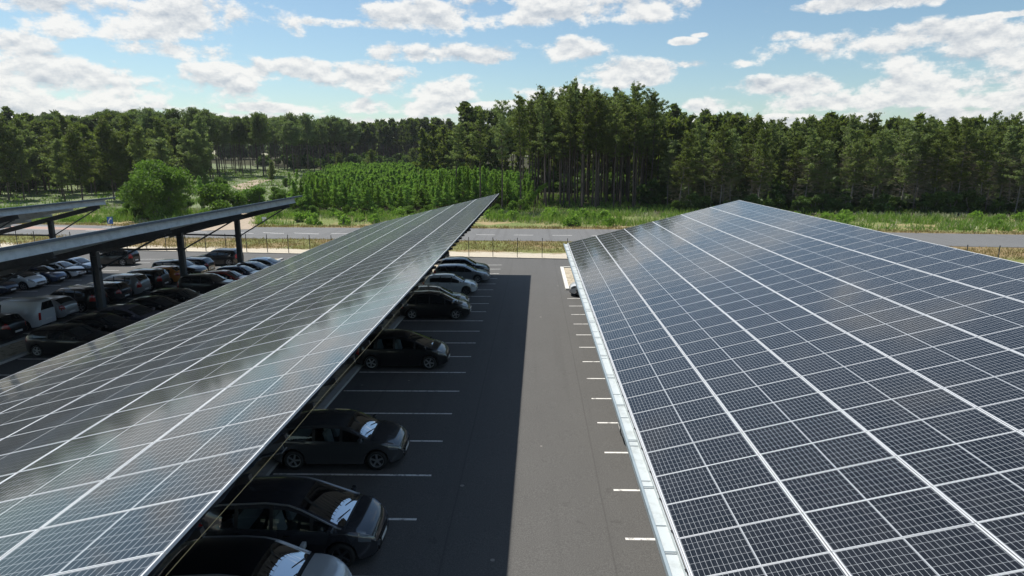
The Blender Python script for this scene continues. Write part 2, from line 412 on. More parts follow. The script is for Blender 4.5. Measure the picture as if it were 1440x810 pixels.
def panel_mesh():
    mb = MB(); t = .035; fr = .010
    x0, x1, y0, y1 = .008, PW-.008, .006, PP-.006
    # frame ring 3 mm proud of the glass
    mb.mi = 0
    e = .020
    mb.box(((x0+e/2), (y0+y1)/2, -t/2+.003), (e, y1-y0, t)); mb.box(((x1-e/2), (y0+y1)/2, -t/2+.003), (e, y1-y0, t))
    mb.box(((x0+x1)/2, y0+fr/2, -t/2+.002), (x1-x0-2*e, fr, t)); mb.box(((x0+x1)/2, y1-fr/2, -t/2+.002), (x1-x0-2*e, fr, t))
    mb.mi = 1
    mb.quad((x0+e, y0+fr, -.001), (x1-e, y0+fr, -.001), (x1-e, y1-fr, -.001), (x0+e, y1-fr, -.001))
    return mb.mesh('solar_panel', (M_alu, M_glass))
PANEL = panel_mesh()

def canopy(name, label, XL, ZL, tilt, y_end, rows, post_ys, post_x, n_ind, gutter=False, only_edge=False, cable=False):
    y0 = y_end - rows*PP
    root = empty(name, label, 'solar canopy', (XL, y0, ZL), group='solar canopies over the parking rows')
    ct, st = math.cos(tilt), math.sin(tilt)
    def T(u, yy, h): return Vector((u*ct - h*st, yy, u*st + h*ct))     # slope frame -> root frame
    R = Matrix(((ct, 0, -st), (0, 1, 0), (st, 0, ct)))
    cells = []
    for k in range(rows):
        for j in range(6):
            c = Vector((XL, y0, ZL)) + T((j+.5)*PW, (k+.5)*PP, 0); pr = project(c)
            sc = -1e9
            if pr and -120 < pr[0] < 1560 and -60 < pr[1] < 900:
                nrm = Vector((-st, 0, ct)); sc = abs(nrm.dot((CAM-c).normalized()))/pr[2]**2
            if only_edge: sc = (1.0 if j == 5 else 0.) * (1/max(pr[2], 1)**2 if pr else 0)
            cells.append((sc, j, k))
    cells.sort(reverse=True)
    ind = [c for c in cells[:n_ind] if c[0] > 0]; rest = [c for c in cells if c not in set(ind)]
    for (_, j, k) in ind:
        o = bpy.data.objects.new('solar_panel', PANEL); COL.objects.link(o); o.parent = root
        o.location = T(j*PW, k*PP, 0); o.rotation_euler = (rad(random.uniform(-.12, .12)), -tilt+rad(random.uniform(-.12, .12)), 0)
    if rest:
        V0 = np.array([v.co[:] for v in PANEL.vertices]); F0 = np.array([p.vertices[:] for p in PANEL.polygons]); I0 = np.array([p.material_index for p in PANEL.polygons])
        Vs = []; Fs = []; Is = []
        rr = np.random.default_rng(5)
        for q, (_, j, k) in enumerate(rest):
            Vq = V0.copy(); s1, s2 = rr.uniform(-.002, .002, 2)
            Vq[:, 2] += (Vq[:, 0]-1.05)*s1 + (Vq[:, 1]-.52)*s2
            Vs.append(Vq+np.array([j*PW, k*PP, 0])); Fs.append(F0+q*len(V0)); Is.append(I0)
        o = link('solar_panel', arr_mesh('solar_panel_field', np.concatenate(Vs), np.concatenate(Fs), (M_alu, M_glass), np.concatenate(Is)), root)
        o.rotation_euler = (0, -tilt, 0); o['kind'] = 'stuff'
    L = rows*PP; S = 6*PW
    # trapezoidal roof sheet under the panels
    V = []; F = []; prof = []
    u = 0.02; kk = 0
    ny = int(L/.35); 
    for k in range(ny+1):
        yy = L*k/ny
        zz = -.055 if k % 2 == 0 else -.095
        V += [T(.02, yy, zz), T(S-.02, yy, zz)]
    for k in range(ny): F.append((2*k, 2*k+1, 2*k+3, 2*k+2))
    link('roof_sheet', arr_mesh('roof_sheet', [tuple(v) for v in V], F, (M_sheet if only_edge else M_steel,)), root)
    # purlins running the length, every joint of the panels
    for i, u in enumerate((.45, 2.5, 4.6, 6.75, 8.9, 11.0, S-(.45 if only_edge else 1.1))):
        mb = MB(); a = T(u, .55, -.10-.15); b2 = T(u, L-.95, -.10-.15)
        hh = .44 if (i == 6 and only_edge) else .26; cy = (a.y+b2.y)/2; a.z -= (hh-.30)/2; ln = b2.y-a.y
        mb.box((a.x, cy, a.z), (.012, ln, hh), R); mb.box(T(u+.035, cy, -.10-.004), (.08, ln, .008), R); mb.box(T(u+.035, cy, -.10-hh+.004), (.08, ln, .008), R)
        mb.build('purlin', M_galv if only_edge else M_steel, root)
    # frames: rafter, post, braces
    for py in post_ys:
        yy = py - y0
        mb = MB(); d = .40
        a = T(.25, yy, -.41-d/2); b2 = T(S-.75, yy, -.41-d/2); c = (a+b2)/2
        mb.box(c, ((b2-a).length, .014, d-.03), R)
        for hh in (-.41-.009, -.41-d+.009): mb.box(T((.25+S-.75)/2, yy, hh), (S-1.0, .20, .018), R)
        mb.build('rafter', M_steel, root)
        gx = post_x - XL; zt = gx/ct*st - .42/ct - .36; zb = g(post_x, py) - ZL - .1
        mb = MB(); pw, pd = .42, .30
        mb.box((gx, yy, (zt+zb)/2), (pw-.03, .014, zt-zb))
        for s_ in (-1, 1): mb.box((gx+s_*(pw/2-.009), yy, (zt+zb)/2), (.018, pd, zt-zb))
        mb.box((gx, yy, zb+.115), (.6, .5, .03)); mb.box((gx, yy, zt-.3), (pw+.02, pd+.01, .04))
        mb.build('post', M_steel, root)
        zj = g(post_x, py) + 3.45 - ZL
        for (u_, dy, nm_) in ((S-1.3, 0., 'brace'), (1.6, -.12, 'brace'), (1.6, .12, 'brace')):
            mb = MB(); e = T(u_, yy, -.41-d); e.y += dy
            sx = .2 if u_ > 6 else -.2
            mb.tube([(gx+sx, yy+dy, zj), tuple(e)], .055, 8); mb.box((gx+sx*1.1, yy+dy, zj), (.16, .06, .2)); mb.box(tuple(e), (.3, .08, .12), R)
            mb.build(nm_, M_steel, root)
    # short rail ends under the high edge
    if cable:
        for k in range(rows):
            if k > 28:
                mb = MB(); mb.box(T(S-.14, (k+.5)*PP, -.15), (.30, .07, .085), R); mb.build('rail_end', M_blackpl, root)
    else:
        mb = MB(); mb.box(T(S-.01, L/2, -.085), (.03, L, .13), R); mb.build('edge_flashing', M_steel, root)
    if gutter:
        mb = MB(); y1 = L
        # trough floor, inner wall, outer lip
        mb.mi = 0
        n_ = int(L/1.57)
        for k in range(n_):
            ya, yb = k*L/n_, (k+1)*L/n_
            mb.box((-.17, (ya+yb)/2, -.10+random.uniform(-.002, .002)), (.22, yb-ya-.006, .012))
            mb.box((-.055, (ya+yb)/2, -.055), (.012, yb-ya-.006, .10))
        mb.mi = 1
        mb.box((-.300, L/2, -.095), (.050, L, .11)); mb.box((-.268, L/2, -.115), (.012, L, .07))
        mb.mi = 2
        for k in range(rows): mb.box((-.035, k*PP+.22, -.018), (.05, .085, .03)); 
        mb.mi = 3
        for k in range(n_+1): mb.box((-.17, k*L/n_, -.092), (.19, .022, .012))
        for k in range(0, rows, 2): mb.box((-.15, k*PP+.78, -.065), (.26, .03, .006))
        mb.build('gutter', (M_gut, M_gutl, M_blackpl, worn('joint_sealant', (.16, .20, .22), (.1, .12, .13), 3)), root)
        mb = MB(); mb.box((-.012, L/2, -.02), (.022, L, .05)); mb.build('edge_flashing', M_alu, root)
    if cable:
        mb = MB(); pts = []
        for k in range(0, 90):
            yy = L*k/89.; b2 = T(S+.06, yy, -.12); b2.z -= .03*abs(math.sin(yy*.66)); pts.append(tuple(b2))
        mb.tube(pts, .003, 5); mb.build('edge_cable', M_cable, root)
    return root
random.seed(4)
canopy('solar_canopy', 'wide solar canopy left of the aisle with dark cars under its high edge', -15.464, 3.039, rad(13.752), 57.363, 82,
       [56.0-9.45*i for i in range(9)], -9.4, 100, cable=True)
canopy('solar_canopy', 'solar canopy on the right edged by a pale metal gutter beside the sunlit aisle', 2.452, 3.107, rad(14.576), 46.458, 66,
       [45.2-9.45*i for i in range(7)], 8.55, 100, gutter=True)
XB = -21.3; tB = rad(14.0)
canopy('solar_canopy', 'solar canopy seen from beneath with three dark posts, behind the big left canopy', XB-6*PW*math.cos(tB), 5.80-6*PW*math.sin(tB), tB, 57.9, 45,
       [56.1, 46.7, 37.25, 27.8, 18.35], -26.75, 45, only_edge=True)
XC = -39.4
canopy('solar_canopy', 'farthest solar canopy with one post in view at the left edge', XC-6*PW*math.cos(tB), 5.52-6*PW*math.sin(tB), tB, 58.7, 36,
       [57.2, 47.8, 38.4, 29.], -44.85, 36, only_edge=True)

# ------------------------------------------------------------------ cars
M_cglass = mat('car_glass', (.012, .015, .017), .03, spec=.75, coat=.3)
M_cglass_clear = bpy.data.materials.new('car_glass_clear'); M_cglass_clear.use_nodes = True
_n = NT(M_cglass_clear.node_tree); _n.n.clear()
_t = _n.node('ShaderNodeBsdfTransparent'); _t.inputs[0].default_value = (.55, .62, .62, 1)
_g = _n.node('ShaderNodeBsdfGlossy'); _g.inputs['Roughness'].default_value = .02
_f = _n.node('ShaderNodeFresnel'); _f.inputs[0].default_value = 1.75
_m = _n.node('ShaderNodeMixShader'); _n.l.new(_f.outputs[0], _m.inputs[0]); _n.l.new(_t.outputs[0], _m.inputs[1]); _n.l.new(_g.outputs[0], _m.inputs[2])
_o = _n.node('ShaderNodeOutputMaterial'); _n.l.new(_m.outputs[0], _o.inputs[0])
M_seatl = mat('seat_fabric_grey', (.30, .30, .29), .8)
M_tyre = mat('tyre_rubber', (.018, .018, .018), .8)
M_rim = mat('alloy_rim', (.42, .43, .45), .32, metal=.7)
M_rimd = mat('dark_rim', (.10, .10, .11), .35, metal=.6)
M_chrome = mat('chrome', (.75, .76, .78), .12, metal=1.)
M_lamp = mat('headlamp_lens', (.10, .115, .13), .06, spec=.8, coat=1.)
M_satin = mat('satin_trim', (.42, .43, .45), .3, metal=.7)
M_tail = mat('tail_lamp_red', (.36, .012, .012), .15, coat=1.)
M_trim = mat('black_trim', (.012, .012, .013), .42)
M_plate = mat('number_plate_white', (.7, .7, .68), .4)
M_seat = mat('cabin_dark', (.02, .02, .022), .8)
PAINT = {}
def paint(name, c, metal=.45, rough=.28):
    if name not in PAINT: PAINT[name] = mat('paint_'+name, c, rough, metal=metal, coat=.9, coat_rough=.03)
    return PAINT[name]

TYPES = dict(
 hatch=dict(L=4.15, W=1.76, top=[(-2.075,.60),(-2.06,.93),(-1.86,1.12),(-1.52,1.38),(-1.2,1.44),(-.3,1.48),(.15,1.45),(.42,1.37),(1.12,.985),(1.55,.92),(1.85,.83),(2.0,.72),(2.075,.56)],
            ws=(.36,1.12), rg=(-1.84,-1.50), sw=(-1.42,.95), pillars=(-.62,.22), belt=(.98,.90), wb=(-1.27,1.30), wr=.31, H=1.48),
 wagon=dict(L=4.65, W=1.80, top=[(-2.325,.60),(-2.30,.95),(-2.16,1.12),(-1.86,1.40),(-1.5,1.45),(-.4,1.48),(.2,1.44),(.48,1.35),(1.25,.97),(1.8,.88),(2.16,.76),(2.325,.57)],
            ws=(.42,1.25), rg=(-2.14,-1.84), sw=(-1.85,1.08), pillars=(-1.15,-.35,.35), belt=(.97,.90), wb=(-1.36,1.40), wr=.325, H=1.48),
 mpv=dict(L=4.45, W=1.83, top=[(-2.225,.65),(-2.2,1.02),(-2.08,1.22),(-1.86,1.52),(-1.5,1.60),(-.4,1.65),(.15,1.60),(.45,1.50),(1.50,1.03),(1.80,.96),(2.03,.86),(2.16,.74),(2.225,.58)],
            ws=(.40,1.50), rg=(-2.07,-1.84), sw=(-1.50,1.30), pillars=(-1.1,-.25,.72), belt=(1.04,.97), wb=(-1.36,1.40), wr=.33, H=1.65),
 suv=dict(L=4.45, W=1.84, top=[(-2.225,.70),(-2.2,1.08),(-2.1,1.2),(-1.84,1.54),(-1.5,1.61),(-.4,1.65),(.1,1.62),(.38,1.53),(1.08,1.10),(1.7,1.02),(2.05,.90),(2.225,.68)],
          ws=(.32,1.08), rg=(-2.08,-1.82), sw=(-1.75,.92), pillars=(-1.0,-.25), belt=(1.10,1.04), wb=(-1.34,1.36), wr=.36, H=1.65),
 van=dict(L=4.3, W=1.83, top=[(-2.15,1.74),(-2.10,1.80),(-1.6,1.83),(-.2,1.84),(.25,1.80),(.55,1.66),(1.22,1.12),(1.75,1.0),(2.03,.84),(2.15,.66)],
          ws=(.46,1.22), rg=(9,9), sw=(.05,1.10), pillars=(), belt=(1.08,1.02), wb=(-1.32,1.38), wr=.31, H=1.84, caprg=(1.15,1.62)),
 coupe=dict(L=4.3, W=1.78, top=[(-2.15,.62),(-2.12,.94),(-1.75,1.05),(-1.1,1.36),(-.8,1.42),(-.2,1.45),(.15,1.42),(.42,1.34),(1.15,.95),(1.65,.87),(2.02,.74),(2.15,.56)],
          ws=(.36,1.15), rg=(-1.78,-1.05), sw=(-1.2,1.0), pillars=(-.5,), belt=(.97,.88), wb=(-1.27,1.32), wr=.32, H=1.45),
 sedan=dict(L=4.75, W=1.82, top=[(-2.375,.62),(-2.35,.98),(-1.85,1.05),(-1.15,1.38),(-.8,1.44),(-.2,1.46),(.15,1.43),(.45,1.34),(1.22,.96),(1.75,.88),(2.2,.75),(2.375,.57)],
          ws=(.40,1.22), rg=(-1.85,-1.12), sw=(-1.45,1.05), pillars=(-.35,), belt=(.98,.89), wb=(-1.42,1.42), wr=.325, H=1.46))
CARMESH = {}
NLOW, NGL, NTOP = 10, 5, 8
def car_meshes(t):
    """lofts one car shell; returns dict part -> list of meshes (body paint slot is set per object)"""
    if t in CARMESH: return CARMESH[t]
    S = TYPES[t]; L, W = S['L'], S['W']; hl = L/2
    xs = list(np.arange(-hl, hl+1e-6, .045)); 
    seams = [S['ws'][1]-.02] if t != 'van' else []
    doors = {'hatch':(-1.0,-.12,.98),'wagon':(-1.12,-.1,1.02),'mpv':(-1.0,-.12,1.05),'suv':(-1.0,-.1,1.0),'van':(-1.2,-.05,1.05),'coupe':(-.55,.98),'sedan':(-1.05,-.1,1.02)}[t]
    for d in doors: xs += [d-.006, d+.006]
    for e in (-1, 1): xs += [e*(hl-.012), e*(hl-.025), e*(hl-.035)]
    for p_ in S['pillars']: xs += [p_-.045, p_+.045]
    xs = np.array(sorted(set(np.round(xs, 4))))
    tx, tz = np.array(S['top']).T
    fine = np.linspace(-hl, hl, 500); zf = np.interp(fine, tx, tz)
    kw = 13 if t != 'van' else 5; ker = np.hanning(kw+2)[1:-1]; ker /= ker.sum()
    zf = np.convolve(np.pad(zf, kw//2, mode='edge'), ker, mode='valid')
    P = {}
    rows = []
    info = []
    for x in xs:
        zt = np.interp(x, fine, zf)
        q = max(0, (abs(x)-(hl-.85))/.85); hw = W/2*(1-.36*q**2.8)
        endq = max(0, (abs(x)-(hl-.10))/.10)
        zb = .19 + .06*max(0, (abs(x)-(hl-.6))/.6)**2 + .05*endq
        arch = 0
        for wx in S['wb']:
            r_ = S['wr']+.055
            if abs(x-wx) < r_: zb = max(zb, S['wr']+math.sqrt(r_*r_-(x-wx)**2)); arch = 1
        zs = np.interp(x, [-hl*.8, hl*.55], S['belt']); zs = min(zs, zt-.055)
        zs = max(zs, zb+.12)
        pts = [(0., zb), (hw-.24, zb), (hw*.97, zb)]
        for k in range(NLOW-3+1):
            f = k/(NLOW-3); z = zb+.03+(zs-zb-.03)*f
            bulge = 1-.035*((z-.62)/.42)**2
            y = hw*min(1, bulge) if z > .3 else hw*(.965+.02*(z-.19)/.11)
            if k == NLOW-3: y = hw*.952
            pts.append((y, z))
        nl = len(pts)-1
        cab = zt-zs
        zr = zt-min(.075, .55*cab)-(.055*q**1.5 if x > 0 and cab < .2 else 0); ys = hw*.935
        yr = ys - .30*max(0, zr-zs-.03) - .02
        for k in range(1, NGL+1):
            f = k/NGL; z = zs+.012+(zr-zs-.012)*f; y = ys+(yr-ys)*f + .028*math.sin(math.pi*f)*min(1, cab/.4)
            pts.append((y, z))
        ng = len(pts)-1
        for k in range(1, NTOP+1):
            f = k/NTOP; y = yr*math.cos(f*math.pi/2) if False else yr*(1-f)
            z = zr+(zt-zr)*(1-(1-f)**2.6)
            pts.append((y, z))
        rows.append(pts); info.append((x, zt, zs, zr, zb, cab, arch))
    npt = len(rows[0])
    V = []
    for x, pts in zip(xs, rows):
        for (y, z) in pts: V.append((x, y, z))
        for (y, z) in pts[1:-1]: V.append((x, -y, z))
    per = npt + npt-2
    def vid(i, j, s): # side s: 0 left(+y), 1 right
        if s == 0 or j == 0 or j == npt-1: return i*per+j
        return i*per+npt+j-1
    nl = 3+NLOW-3; 
    faces = {k: [] for k in ('body', 'roof', 'windscreen', 'rear_window', 'side_l', 'side_r', 'trim', 'head_l', 'head_r', 'tail_l', 'tail_r')}
    jb = 2+NLOW-3+1   # index of the belt point
    jr = jb+NGL
    for i in range(len(xs)-1):
        xm = (xs[i]+xs[i+1])/2; x_, zt, zs, zr, zb, cab, arch = info[i]; narrow = xs[i+1]-xs[i] < .0125 and abs(xm) < hl-.1
        for s in (0, 1):
            for j in range(npt-1):
                f = (vid(i,j,s), vid(i+1,j,s), vid(i+1,j+1,s), vid(i,j+1,s))
                if s == 1: f = f[::-1]
                zz = (rows[i][j][1]+rows[i][j+1][1])/2; key = 'body'
                if j < 2: key = 'trim'
                elif j < jb:
                    if j == 2: key = 'trim'
                    elif t in ('suv',) and arch and j == 3: key = 'trim'
                    elif narrow and any(abs(xm-d) < .01 for d in doors) and not arch: key = 'trim'
                    elif xm > hl-.42 and xm < hl-.055 and zz > .60*S['top'][-1][1]+.30 and j >= jb-2: key = 'head_l' if s == 0 else 'head_r'
                    elif xm < -hl+.28 and zz > .72 and j >= jb-4 and t != 'van': key = 'tail_l' if s == 0 else 'tail_r'
                    elif xm < -hl+.10 and zz > .62 and t == 'van': key = 'tail_l' if s == 0 else 'tail_r'
                elif j < jr:
                    if S['sw'][0] < xm < S['sw'][1] and cab > .20 and jb <= j < jr-0 and not any(abs(xm-p_) < .045 for p_ in S['pillars']):
                        fr = 1.0
                        key = 'side_l' if s == 0 else 'side_r'
                        if j == jr-1 : key = 'body'
                    elif S['sw'][0] < xm < S['sw'][1] and cab > .20: key = 'trim'
                    elif cab < .13 and xm > hl-.34 and xm < hl-.055 and j < jb+3: key = 'head_l' if s == 0 else 'head_r'
                    elif xm < -hl+.20 and cab < .3 and t in ('suv', 'mpv', 'wagon', 'hatch'): key = 'tail_l' if s == 0 else 'tail_r'
                else:
                    top_i = j-jr
                    if S['ws'][0] < xm < S['ws'][1]-.03 and top_i >= 1: key = 'windscreen'
                    elif S['ws'][1]-.03 <= xm < S['ws'][1]+.03: key = 'trim'
                    elif S['rg'][0] < xm < S['rg'][1] and top_i >= 1: key = 'rear_window'
                    elif (S['rg'][1] if t != 'van' else -hl+.05) <= xm <= S['ws'][0]: key = 'roof'
                faces[key].append(f)
    for (i, rev, end) in ((0, True, 'r'), (len(xs)-1, False, 'f')):
        for j in range(npt-1):
            a, b2, c, d = vid(i,j,0), vid(i,j+1,0), vid(i,j+1,1), vid(i,j,1)
            f = [a, b2, c, d]; f = [q for k, q in enumerate(f) if q not in f[:k]]
            if rev: f = f[::-1]
            if len(f) >= 3:
                zz = (rows[i][j][1]+rows[i][j+1][1])/2; key = 'body'
                if zz < .36: key = 'trim'
                if t == 'van' and end == 'r' and S['caprg'][0] < zz < S['caprg'][1]: key = 'rear_window'
                faces[key].append(tuple(f))
    out = {}
    Vn = np.array(V)
    for key, fl in faces.items():
        if not fl: continue
        used = sorted({q for f in fl for q in f}); mp = {q: k for k, q in enumerate(used)}
        me = bpy.data.meshes.new('car_'+t+'_'+key); me.from_pydata([V[q] for q in used], [], [tuple(mp[q] for q in f) for f in fl]); me.update()
        bm = bmesh.new(); bm.from_mesh(me); bmesh.ops.remove_doubles(bm, verts=bm.verts, dist=.0004); bm.to_mesh(me); bm.free()
        me.polygons.foreach_set('use_smooth', [True]*len(me.polygons)); me.set_sharp_from_angle(angle=rad(42))
        out[key] = me
    # --- wheels
    def lathe(prof, n=28):
        Vv = []; Ff = []
        for k in range(n):
            a = 2*math.pi*k/n
            for (r_, y) in prof: Vv.append((r_*math.cos(a), y, r_*math.sin(a)))
        m_ = len(prof)
        for k in range(n):
            k2 = (k+1) % n
            for i in range(m_-1): Ff.append((k*m_+i, k*m_+i+1, k2*m_+i+1, k2*m_+i))
        return Vv, Ff
    R_ = S['wr']; ri = R_-.095
    Vv, Ff = lathe([(ri, -.10), (R_-.03, -.108), (R_-.004, -.085), (R_, -.04), (R_, .04), (R_-.004, .085), (R_-.03, .108), (ri, .10)])
    out['tyre'] = arr_mesh('tyre', Vv, Ff, (M_tyre,), smooth=True)
    # outer face of the wheel is +y
    mb = MB(); 
    Vv, Ff = lathe([(ri+.004, -.09), (ri+.004, .098), (ri-.018, .094), (ri-.022, .02), (.03, .02), (.0, .02)])
    mb.V += Vv; mb.F += Ff; mb.MI += [1 if (q % 5) in (3, 4) else 0 for q in range(len(Ff))]
    mb.mi = 0; ns = 5 if t in ('hatch', 'suv', 'mpv') else 7
    for k in range(ns):
        a = 2*math.pi*k/ns; c, s_ = math.cos(a), math.sin(a); Rm = Matrix(((c, 0, -s_), (0, 1, 0), (s_, 0, c)))
        mb.box(Rm @ Vector((ri/2, .072, 0)), (ri-.01, .03, .055 if ns == 5 else .036), Rm)
    Vv, Ff = lathe([(.0, .092), (.045, .09), (.055, .05)], 14); b0 = len(mb.V); mb.V += Vv; mb.F += [tuple(q+b0 for q in f) for f in Ff]; mb.MI += [0]*len(Ff)
    out['rim'] = mb.mesh('rim', (M_rim, M_trim)); out['rim_dark'] = mb.mesh('rim', (M_rimd, M_trim))
    # --- interior block so the car is not hollow (floor + cabin)
    mb = MB(); mb.box((-.1, 0, .45), (L*.62, W*.72, .36)); out['inner'] = mb.mesh('underbody', (M_seat,))
    out['S'] = S; out['rows'] = rows; out['xs'] = xs; out['info'] = info
    CARMESH[t] = out; return out

def add_car(kind, label, t, color, loc, heading, cat='car', rails=False, name='parked_car', dark_rims=False, roof=None, group='cars parked in the bays', chrome=False, scale=1.0, cabin=False):
    D = car_meshes(t); S = D['S']; hl = S['L']/2; W = S['W']
    x, y = loc; hd = heading
    root = empty(name, label, cat, (x, y, g(x, y)+.004), hd, group)
    # sit on the sloping ground
    gx = AX; gy = AY
    root.rotation_mode = 'QUATERNION'
    nrm = Vector((-gx, -gy, 1)).normalized(); q = Vector((0,0,1)).rotation_difference(nrm); root.rotation_quaternion = q @ Matrix.Rotation(hd, 3, 'Z').to_quaternion()
    root.scale = (scale,)*3
    def slot(me, m, nm, par=root):
        if len(me.materials) == 0: me.materials.append(m)
        o = bpy.data.objects.new(nm, me); COL.objects.link(o); o.parent = par
        o.material_slots[0].link = 'OBJECT'; o.material_slots[0].material = m; return o
    pm = color
    body = slot(D['body'], pm, 'body')
    slot(D['roof'], roof or pm, 'roof')
    slot(D['trim'], M_trim, 'lower_trim')
    gm = M_cglass_clear if cabin else M_cglass
    slot(D['windscreen'], gm, 'windscreen')
    if cabin:
        zb_ = S['belt'][0]; xw = S['ws'][0]
        for sy in (-.38, .38):
            mb = MB(); mb.box((xw-.42, sy, .52), (.48, .46, .16)); mb.box((xw-.66, sy, .84), (.13, .44, .58), Matrix.Rotation(-.22, 3, 'Y')); mb.box((xw-.73, sy, 1.20), (.09, .24, .16))
            mb.build('seat', M_seatl, root, bevel=.03, smooth=True)
        mb = MB(); mb.box((xw-1.35, 0, .52), (.45, 1.25, .16)); mb.box((xw-1.60, 0, .84), (.13, 1.25, .56), Matrix.Rotation(-.22, 3, 'Y')); mb.build('rear_bench', M_seatl, root, bevel=.03, smooth=True)
        mb = MB(); mb.box((S['ws'][1]-.42, 0, zb_-.19), (.62, W-.34, .16)); mb.build('dashboard', M_trim, root, bevel=.03, smooth=True)
        mb = MB(); a_ = [(xw+.02+.06*math.cos(t_*math.pi/8)*.3, .38+.185*math.cos(t_*math.pi/8), .93+.185*math.sin(t_*math.pi/8)) for t_ in range(17)]; mb.tube(a_, .016, 6, cap=False); mb.build('steering_wheel', M_trim, root, smooth=True)
    if 'rear_window' in D: slot(D['rear_window'], M_cglass, 'rear_window')
    for k_ in ('side_l', 'side_r'):
        if k_ in D: slot(D[k_], gm, 'side_window')
    for k_ in ('head_l', 'head_r'):
        if k_ in D: slot(D[k_], M_lamp, 'headlight')
    for k_ in ('tail_l', 'tail_r'):
        if k_ in D: slot(D[k_], M_tail, 'tail_light')
    slot(D['inner'], M_seat, 'underbody')
    for wx in S['wb']:
        for s_ in (-1, 1):
            wo_ = slot(D['tyre'], M_tyre, 'wheel'); wo_.location = (wx, s_*(W/2-.115), S['wr']); wo_.rotation_euler = (0, random.uniform(0, 1), 0 if s_ > 0 else math.pi)
            rm = bpy.data.objects.new('rim', D['rim_dark'] if dark_rims else D['rim']); COL.objects.link(rm); rm.parent = wo_
    key = (t, rails, chrome, 'det')
    if key not in CARMESH:
        cm = {}
        zt_end = D['rows'][-1][-1][1]
        mb = MB(); mb.mi = 0
        for k in range(4): mb.box((hl+.004, 0, zt_end-.055-.035*k), (.02, W*.46-.05*k, .016))
        mb.mi = 1; mb.box((hl+.012, 0, zt_end-.035), (.014, W*.50, .012)); mb.box((hl+.02, 0, zt_end-.06), (.02, .11, .07))
        mb.mi = 0; mb.box((hl-.004, 0, .32), (.02, W*.52, .10))
        cm['grille'] = mb.mesh('grille', (M_trim, M_chrome))
        mb = MB(); mb.box((hl+.012, 0, .41), (.012, .50, .105)); cm['plate_f'] = mb.mesh('number_plate', (M_plate,))
        mb = MB(); mb.box((-hl-.010, 0, .50 if t != 'van' else .62), (.012, .50, .105)); cm['plate_r'] = mb.mesh('number_plate', (M_plate,))
        xm_ = S['ws'][1]-.28; i_ = int(np.argmin(abs(D['xs']-xm_))); zs_ = D['info'][i_][2]
        for s_, nm in ((1, 'mir_l'), (-1, 'mir_r')):
            mb = MB(); mb.box((xm_, s_*(W/2+.075), zs_+.09), (.10, .19, .13)); mb.box((xm_+.01, s_*(W/2-.03), zs_+.045), (.05, .10, .035))
            cm[nm] = mb.mesh('mirror', (M_trim,), smooth=True, bevel=.015)
        mb = MB(); mb.mi = 0
        dd = (-.35, .62) if t != 'coupe' else (-.15,)
        if t in ('wagon', 'mpv', 'suv'): dd = (-.85, .12)
        for hx in ((-.85, .12) if t in ('wagon', 'mpv', 'suv', 'sedan') else ((-.8, .1) if t == 'hatch' else (-.2,))):
            for s_ in (-1, 1):
                mb = MB(); mb.box((hx, s_*(W/2-.008), .86), (.17, .035, .03)); cm[('h', hx, s_)] = mb.mesh('door_handle', (M_trim,))
        if rails:
            mb = MB(); Xr = np.linspace(S['rg'][1]+.15, S['ws'][0]-.12, 8)
            for s_ in (-1, 1):
                pts = []
                for q_, xr in enumerate(Xr):
                    i_ = int(np.argmin(abs(D['xs']-xr))); pr_ = D['rows'][i_][jr_index()]
                    pts.append((xr, s_*(pr_[0]-.03), pr_[1]+(.055 if 0 < q_ < 7 else .01)))
                mb.tube(pts, .018, 6)
            cm['rails'] = mb.mesh('roof_rail', (M_chrome,), smooth=True)
        # wipers
        mb = MB(); ws0, ws1 = S['ws']
        for (y0_, y1_) in ((.55, .05), (-.05, -.60)):
            i0 = int(np.argmin(abs(D['xs']-(ws1-.06)))); i1 = int(np.argmin(abs(D['xs']-(ws1-.20))))
            mb.tube([(D['xs'][i0], y0_, D['info'][i0][1]+.012), (D['xs'][i1], y1_, D['info'][i1][1]+.012)], .010, 5)
        cm['wiper'] = mb.mesh('wiper', (M_trim,))
        CARMESH[key] = cm
    cm = CARMESH[key]
    for k_, nm in (('grille', 'grille'), ('plate_f', 'number_plate'), ('plate_r', 'number_plate'), ('wiper', 'wiper')): link(nm, cm[k_], root)
    for k_ in cm:
        if isinstance(k_, tuple): link('door_handle', cm[k_], root)
    for k_ in ('mir_l', 'mir_r'): slot(cm[k_], pm if kind != 'basic' else M_trim, 'mirror')
    if rails: link('roof_rail', cm['rails'], root)
    if chrome:
        i0 = int(np.argmin(abs(D['xs']-(S['rg'][1]+.1)))); i1 = int(np.argmin(abs(D['xs']-(S['ws'][1]-.06))))
        for s_ in (-1, 1):
            mb = MB(); mb.tube([(D['xs'][i], s_*(D['rows'][i][jr_index()][0]+.004), D['rows'][i][jr_index()][1]+.004) for i in range(i0, i1+1)], .022, 6)
            mb.build('window_trim', M_satin, root, smooth=True)
    return root
def jr_index(): return 2+NLOW-3+1+NGL

BLK = paint('black', (.008, .009, .011), .2); NAVY = paint('navy', (.012, .018, .035)); ANTH = paint('anthracite', (.055, .057, .066), .5, .2); DGREY = paint('dark_grey', (.085, .088, .094), .5, .2)
SILV = paint('silver', (.46, .48, .50), .55); PEARL = paint('pale_grey', (.56, .60, .63), .35); WHITE = paint('white', (.62, .63, .64), 0., .35); GREY = paint('mid_grey', (.20, .215, .235), .5)
BROWN = paint('brown', (.045, .032, .027)); RED = paint('dark_red', (.22, .012, .012), .3); ORG = paint('orange', (.55, .20, .035), .3); LIL = paint('grey_lilac', (.10, .10, .13), .4); LBL = paint('pale_blue', (.42, .50, .58), .4)
DBL = paint('dark_blue', (.022, .04, .085), .4); SGREY = paint('grey_silver', (.33, .34, .35), .5)

